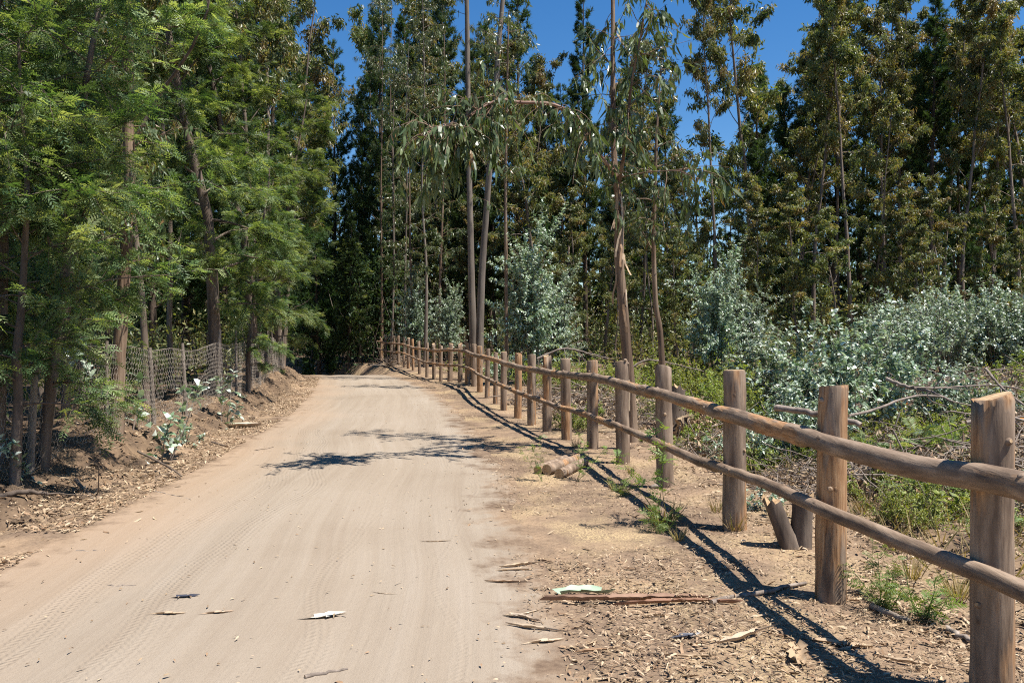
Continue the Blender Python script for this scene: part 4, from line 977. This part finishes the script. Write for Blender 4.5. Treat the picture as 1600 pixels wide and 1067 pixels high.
stick('fallen_branch', [(985, 575), (1010, 563), (1040, 566), (1100, 580)], [14, 14, 14, 14], .018, .008, 'pale branch lying between the near eucalyptus and the stump', 'branch', group=FB, seed=9, twigs=4)
stick('dead_branch', [(215, 215), (250, 150), (290, 95), (315, 45), (328, 0), (335, -120)], [12, 12, 11.8, 11.6, 11.5, 11.5], .028, .012, 'bare dark limb slanting up against the left trees', 'branch', 'wattle_bark', seed=10, twigs=8)
def stump_mesh(seed, r, H, sides=16, flare=1.6, lean=(0, 0)):
    rng = rng_(seed); mb = MB(); n = 9; th = np.arange(sides) / sides * 2 * math.pi
    lob = 1 + .16 * np.cos(3 * th + rng.random() * 6) + .08 * rng.normal(size=sides)
    V = []
    for i in range(n):
        t = i / (n - 1); rr = r * (1 + (flare - 1) * (1 - t) ** 3) * (1 + (lob - 1) * (1 - .5 * t)) * (1 + rng.normal(0, .03, sides))
        z = t * H + (rng.normal(0, .06 * H, sides) if i == n - 1 else 0) - .06
        V.append(np.stack([np.cos(th) * rr + lean[0] * t, np.sin(th) * rr + lean[1] * t, np.broadcast_to(z, (sides,))], 1))
    V = np.array(V); i = np.arange(n - 1)[:, None] * sides; j = np.arange(sides)[None]; j2 = (j + 1) % sides
    mb.add(V.reshape(-1, 3), np.stack([i + j, i + j2, i + sides + j2, i + sides + j], -1).reshape(-1, 4), sm=True)
    c = V[-1].mean(0) - [0, 0, .05 * H]
    mb.add(np.vstack([V[-1], c]), None, [(q, (q + 1) % sides, sides) for q in range(sides)], mat=1)
    return mb.mesh('stump', [M['wattle_bark'], M['cut']])
p = gp(1250, 856); st = thing('tree_stump', 'low forked cut stump left of the second post from the right', 'stump', p)
obj('stem', stump_mesh(1, .075, .44, 14, 1.25, (.03, .0)), st, (.01, .02, 0)); obj('stem', stump_mesh(2, .065, .42, 14, 1.2, (-.16, .02)), st, (-.05, 0, 0))
x = xat(1056, 12.9); st = thing('tree_stump', 'old dark splintered stump with a mound of bark behind the fence', 'stump', (x, 12.9, gz(x, 12.9)))
obj('stem', stump_mesh(3, .14, .78, 16, 1.7), st)
m = MB(); rg = rng_(64); n = 420; a = rg.uniform(0, 6.28, n); r_ = .62 * np.sqrt(rg.random(n))
leaves(m, rg, np.stack([.3 + np.cos(a) * r_, np.sin(a) * r_ * .6, .5 * (1 - (r_ / .62) ** 1.2) * rg.random(n) ** .5], 1), rg.normal(0, 1, (n, 3)) * [1, 1, .8], rg.uniform(.1, .26, n), rg.uniform(.025, .06, n), long=True, curl=.2)
o = obj('bark_mound', m.mesh('bark_mound', M['litter']), st); o['kind'] = 'stuff'
# three short logs
for (px, py), (qx, qy), r, lab in [((840, 733), (884, 717), .052, 'left of the three short logs on the verge'), ((855, 735), (905, 717), .062, 'middle of the three short logs on the verge'), ((875, 741), (912, 722), .058, 'right and nearest of the three short logs on the verge')]:
    a = gp(px, py + 7); b = gp(qx, qy + 6); rg = rng_(px); P = np.linspace(0, 1, 8)[:, None] * (b - a) + rg.normal(0, .003, (8, 3)) + [0, 0, r * .9]
    mb = MB(); tube(mb, P, r * (1 + rg.normal(0, .03, 8)), 14, rough=.03, rng=rg, capmat=1); tag(obj('short_log', mb.mesh('short_log', [M['pole'], M['cut']]), None, a), lab, 'log', 'short logs')
# chips and stub near the fence
for px, py, qx, qy, r, lab in [(1018, 764, 1040, 761, .028, 'small cut stub lying at the foot of the fourth post'), (1108, 945, 1262, 914, .017, 'long thin stick reaching from the bark strip to the second post'), (1362, 950, 1425, 978, .022, 'grey stick lying right of the second post'), (1478, 985, 1530, 1012, .02, 'short stick left of the nearest post'), (168, 917, 208, 916, .007, 'thin dark twig lying on the left of the road'), (118, 870 - 8, 165, 862, .006, 'thin twig on the leafy road edge, lower left'), (240, 768, 300, 782, .007, 'curved twig on the leafy left edge'), (475, 1062, 543, 1047, .010, 'pale stick near the bottom of the road'), (1290, 720, 1400, 730, .012, 'thin stick behind the second post')]:
    a = gp(px, py); b = gp(qx, qy); rg = rng_(px); P = np.linspace(0, 1, 9)[:, None] * (b - a) + rg.normal(0, .008, (9, 3)) * [1, 1, .4] + [0, 0, r * .8]
    mb = MB(); tube(mb, P, np.linspace(r, r * .6, 9), 8, rough=.08, rng=rg, capmat=1); tag(obj('stick', mb.mesh('stick', [M['dead'], M['cut']]), None, a), lab, 'stick', 'sticks on the ground')

# ------------------------------------------------------------------ bark strips, scraps, fallen leaves
def strip_mesh(name, seed, L, W, curl, bend, arch, mat='barkstrip', nseg=9, tone=.5, blunt=.10):
    rng = rng_(seed); mb = MB(); V = []; k = 4
    for i in range(nseg):
        t = i / (nseg - 1); w = W * (blunt + (1 - blunt) * math.sin(math.pi * (.06 + .86 * t)) ** .8) * rng.uniform(.55, 1.25)
        for j in range(k):
            u = j / (k - 1) - .5
            V.append([t * L - L / 2 + rng.normal(0, .012) * (1 + 2 * (i in (0, nseg - 1))), u * w + .12 * W * math.sin(5 * t + seed) + bend * (t - .5) ** 2 * L, curl * W * (2 * u) ** 2 + arch * L * (.25 - (t - .5) ** 2) + .004 + abs(rng.normal(0, .003))])
    V = np.array(V); Q = [(i * k + j, (i + 1) * k + j, (i + 1) * k + j + 1, i * k + j + 1) for i in range(nseg - 1) for j in range(k - 1)]
    V2 = V - [0, 0, .0015]; n = len(V)
    mb.add(V, Q, None, tone, sm=True); mb.add(V2, [q[::-1] for q in Q], None, tone, sm=True)
    return mb.mesh(name, M[mat])
def lay(name, me, px, py, ang, s, label, cat, group, tilt=(0, 0), dz=0):
    p = gp(px, py); p[2] += .004 + dz
    return tag(obj(name, me, None, p, (tilt[0], tilt[1], ang), s), label, cat, group)
M['redstrip'] = flat('red_bark', [(.20, .10, .06), (.30, .165, .10), (.38, .25, .165), (.15, .07, .045)], .7)
M['pale'] = flat('whitish_scrap', [(.48, .43, .36), (.58, .54, .47)], .7)
M['mint'] = flat('pale_green_scrap', [(.24, .34, .22), (.34, .42, .30)], .6)
M['plastic'] = flat('dark_scrap', [(.03, .035, .05), (.06, .06, .08)], .4)
lay('bark_strip', strip_mesh('bark_strip', 701, .98, .062, .45, .06, .03, 'redstrip', 26), 985, 942, .0, 1, 'long reddish strip of bark lying across the right verge', 'bark strip', 'bark strips on the ground')
lay('bark_strip', strip_mesh('bark_strip', 702, .66, .036, .5, -.12, .03, 'redstrip', 20), 1060, 945, .04, 1, 'second reddish strip overlapping the right end of the long one', 'bark strip', 'bark strips on the ground')
lay('green_scrap', strip_mesh('green_scrap', 703, .27, .11, .25, .1, .08, 'mint', 9, .5, .3), 908, 933, .12, 1, 'pale mint-green curled scrap beside the long bark strip', 'scrap', None, dz=.012)
lay('bark_strip', strip_mesh('bark_strip', 704, .26, .10, .3, 0, .02, 'barkstrip'), 1248, 1030, 1.35, 1.0, 'tapered brown bark slab pointing at the viewer, bottom right', 'bark strip', 'bark strips on the ground')
lay('bark_strip', strip_mesh('bark_strip', 705, .36, .05, .25, .1, .02), 1310, 1010, -.3, 1.0, 'flat pale bark strip left of the fence shadow, bottom right', 'bark strip', 'bark strips on the ground')
lay('bark_slab', strip_mesh('bark_slab', 706, .55, .26, .25, .1, .05, 'greypost' if False else 'barkstrip'), 378, 668, .25, 1.0, 'pale grey slab of bark at the foot of the left bank', 'bark slab', None)
lay('paper_scrap', strip_mesh('paper_scrap', 707, .11, .075, .1, .05, .10, 'pale', 6, .5, .7), 505, 966, .25, 1.0, 'whitish curled scrap in the middle of the road', 'scrap', None)
lay('dark_scrap', strip_mesh('dark_scrap', 708, .07, .035, .2, .05, .06, 'plastic', 6), 292, 935, .15, 1.0, 'small dark plastic scrap on the left of the road', 'scrap', None)
lay('dark_scrap', strip_mesh('dark_scrap', 709, .08, .05, .3, .05, .08, 'plastic', 6), 1072, 1000, .4, 1.0, 'small dark grey scrap among the leaves, bottom right', 'scrap', None)
BS = [strip_mesh('bark_strip', 720 + i, l, w, c, b, a) for i, (l, w, c, b, a) in enumerate([(.21, .026, .5, .3, .05), (.16, .034, .35, -.3, .06), (.24, .015, .4, .4, .03), (.10, .034, .25, .2, .06), (.28, .022, .6, -.25, .04)])]
for k, px, py, an, s, lab in [(0, 812, 886, .45, 1, 'pale forked bark strip on the right of the road'), (4, 800, 893, .15, .7, 'bark strip under the pale forked one on the right of the road'), (0, 786, 912, -.05, .8, 'flat straight bark strip on the right of the road'), (1, 815, 968, -.5, 1.1, 'dark-edged curled bark strip near the bottom, right of the wheel tracks'), (0, 830, 985, -.35, 1.0, 'pale bark strip pointing right under the dark-edged curled one'), (2, 820, 962, .5, .7, 'thin white bark strip leaning on the dark-edged curled one'),
                              (1, 1020, 965, .1, .8, 'bark curl just below the long reddish strip'), (4, 930, 1020, .2, .7, 'flat bark strip at the bottom, left of the leaf heap'), (2, 1070, 1030, -.1, 1, 'brown bark strip among the bottom leaves'), (0, 1165, 1000, .6, 1.4, 'broad bark strip slanting among the leaves, bottom right'), (3, 855, 1006, .3, 1, 'curled white bark bit near the bottom, right of the tracks'), (2, 680, 848, .05, .7, 'thin straight bark strip in the middle of the road'), (3, 265, 962, .1, .9, 'flattened pale bark bit on the left of the road'), (3, 342, 960, .3, .8, 'curled pale bark bit on the left of the road'), (2, 850, 770, .05, .8, 'pale bark strip at the road edge below the logs'), (0, 1420, 1040, -.5, 1.0, 'bark strip in the fence shadow, bottom right'), (2, 600, 930, -.25, .5, 'short thin strip in the wheel track'), (1, 850, 878, -.6, .7, 'small bark curl right of the forked strip')]:
    lay('bark_strip', BS[k], px, py, an, s, lab, 'bark strip', 'bark strips on the ground')

def dead_leaf_mesh(seed):
    rng = rng_(seed); mb = MB(); L = .13; W = .03; n = 6; V = []; bend = rng.uniform(-.25, .25); cu = rng.uniform(.02, .22); fo = rng.uniform(.1, .5)
    for i in range(n):
        t = i / (n - 1); w = W * math.sin(math.pi * (.05 + .9 * t)) ** .8
        for u in (-.5, 0, .5): V.append([t * L - L / 2, u * w + bend * L * (t - .5) ** 2 * 2, fo * abs(u) * w * 2 + cu * L * (t - .5) ** 2 * 2 + .003])
    Q = [(i * 3 + j, (i + 1) * 3 + j, (i + 1) * 3 + j + 1, i * 3 + j + 1) for i in range(n - 1) for j in range(2)]
    mb.add(V, Q, None, .5, sm=True); return mb.mesh('dry_leaf', M['litter'])
DL = [dead_leaf_mesh(s) for s in range(6)]
rng = rng_(801); cnt = 0
while cnt < 230:
    if rng.random() < .68: px, py = rng.uniform(860, 1560), 1067 - abs(rng.normal(0, 110))
    else: px = rng.uniform(0, 330); py = 900 - px * .45 + rng.normal(0, 26)
    if py < 700 or py > 1075: continue
    p = gp(px, py); s = p[0] - (rc(p[1]) + rw(p[1])); sl_ = (rc(p[1]) - rw(p[1])) - p[0]
    if s < .05 and sl_ < -.1 and rng.random() < .88: continue
    o = obj('dry_leaf', DL[cnt % 6], None, p + [0, 0, .004], (rng.normal(0, .22), rng.normal(0, .22), rng.uniform(0, 6.28)), rng.uniform(.28, .8) * np.array([1, rng.uniform(.5, 1.1), 1]))
    left = p[0] < -2
    tag(o, 'dry curled eucalyptus leaf lying on the leafy left road edge' if left else 'dry curled eucalyptus leaf lying on the right verge', 'leaf', 'dry leaves on the left edge' if left else 'dry leaves on the right verge'); cnt += 1
def litter(name, label, seed, sets):
    rng = rng_(seed); mb = MB()
    for n, reg, L, W, tilt in sets:
        x, y = reg(rng, n); n = len(x); a = rng.uniform(0, 6.28, n)
        D = np.stack([np.cos(a), np.sin(a), rng.normal(0, tilt, n)], 1)
        l = L * rng.uniform(.4, 1.4, n)
        leaves(mb, rng, np.stack([x, y, ground(x, y) + .010 + np.abs(rng.normal(0, .008, n))], 1) - D * l[:, None] * .5, D, l, W * rng.uniform(.5, 1.3, n), up=[0, 0, 1], fold=.2, curl=.12, long=True)
    tag(obj(name, mb.mesh(name, M['litter'])), label, 'leaf litter', None, 'stuff')
def r_left(rng, n):
    y = 4 + 26 * rng.random(n) ** 1.5; s = np.abs(rng.normal(.35, .42, n)) - .25 ; x = rc(y) - rw(y) - s
    k = vnoise(x * 1.3, y * 1.3, 811) + .25 * vnoise(x * 6, y * 6, 812) > .42; return x[k], y[k]
def r_right(rng, n):
    y = 2.9 + 30 * rng.random(n) ** 1.8; s = rng.random(n) ** .85 * 3.0 - .2; x = rc(y) + rw(y) + s
    k = vnoise(x * 1.1, y * 1.1, 815) + .3 * vnoise(x * 5, y * 5, 816) + .10 * s + .12 * (y < 6) > .62; return x[k], y[k]
def r_field(rng, n):
    y = 3 + 24 * rng.random(n) ** 1.3; x = rc(y) + rw(y) + 1.9 + rng.random(n) * (2 + y * .55); return x, y
def r_road(rng, n):
    y = 3 + 26 * rng.random(n) ** 1.6; x = rc(y) + rw(y) * (1 - 2 * rng.random(n) ** np.where(rng.random(n) < .6, 2.2, 1)); return x, y
def r_bank(rng, n):
    y = 4.5 + 30 * rng.random(n) ** 1.4; x = rc(y) - rw(y) - .3 - rng.random(n) * 2.2; return x, y
litter('leaf_litter', 'dry leaf litter strewn along the foot of the left bank', 821, [(9000, r_left, .075, .018, .25), (11000, r_bank, .075, .018, .3), (9000, r_left, .032, .008, .2)])
def r_near(rng, n):
    y = rng.uniform(2.8, 5.6, n); x = rng.uniform(.25, 2.6, n)
    k = vnoise(x * 1.6, y * 1.6, 841) + .35 * vnoise(x * 6, y * 6, 842) > .62; return x[k], y[k]
litter('leaf_litter', 'dry leaf litter and chips strewn over the right verge and under the fence', 822, [(11000, r_right, .046, .012, .2), (18000, r_field, .085, .022, .28), (18000, r_right, .024, .006, .15), (12000, r_right, .06, .0035, .12), (1900, r_near, .05, .014, .25), (3000, r_near, .03, .009, .2), (2500, r_near, .08, .004, .15)])
litter('leaf_litter', 'tiny chips and leaf bits scattered on the road', 823, [(1100, r_road, .028, .010, .1), (140, r_road, .06, .016, .1)])
# clods and roots on the bank
def clod_mesh(seed):
    rng = rng_(seed); mb = MB(); th = np.arange(8) / 8 * 6.283; V = []
    for z, r in ((-.3, .9), (.1, 1.0), (.45, .75), (.65, .3)): V += [[math.cos(t) * r * rng.uniform(.75, 1.2), math.sin(t) * r * rng.uniform(.75, 1.2), z * rng.uniform(.8, 1.2)] for t in th]
    i = np.arange(3)[:, None] * 8; j = np.arange(8)[None]; j2 = (j + 1) % 8
    mb.add(V, np.stack([i + j, i + j2, i + 8 + j2, i + 8 + j], -1).reshape(-1, 4)); mb.add(np.array(V[24:]), [(0, 1, 2, 3), (0, 3, 4, 7), (4, 5, 6, 7)]); return mb.mesh('dirt_clod', M['ground'])
CL = [clod_mesh(s) for s in range(4)]
rng = rng_(831)
for i in range(70):
    y = 5 + 20 * rng.random() ** 1.4; x = float(rc(y) - rw(y) - rng.uniform(.15, 1.1)); o = obj('dirt_clod', CL[i % 4], None, (x, y, gz(x, y)), (rng.normal(0, .3), rng.normal(0, .3), rng.uniform(0, 6)), rng.uniform(.02, .065)); tag(o, 'lump of dry brown earth on the left bank', 'dirt clod', 'clods on the left bank')
for i, (pts, ds, r) in enumerate([([(0, 775), (40, 768), (75, 772)], [7.4, 7.5, 7.6], .03), ([(118, 750), (140, 775), (160, 790)], [8.2, 7.9, 7.6], .02), ([(215, 705), (260, 728), (285, 745)], [9.5, 9.1, 8.8], .014), ([(330, 690), (365, 700), (405, 705)], [11.6, 11.3, 11], .012)]):
    stick('root', pts, ds, r, r * .5, ['thick root lying at the left edge below the bank', 'dark slab of root on the bank, lower left', 'thin root sprawling down the middle of the bank', 'thin root near the bark slab'][i], 'root', 'wattle_bark', 'roots on the left bank', seed=40 + i, twigs=2)
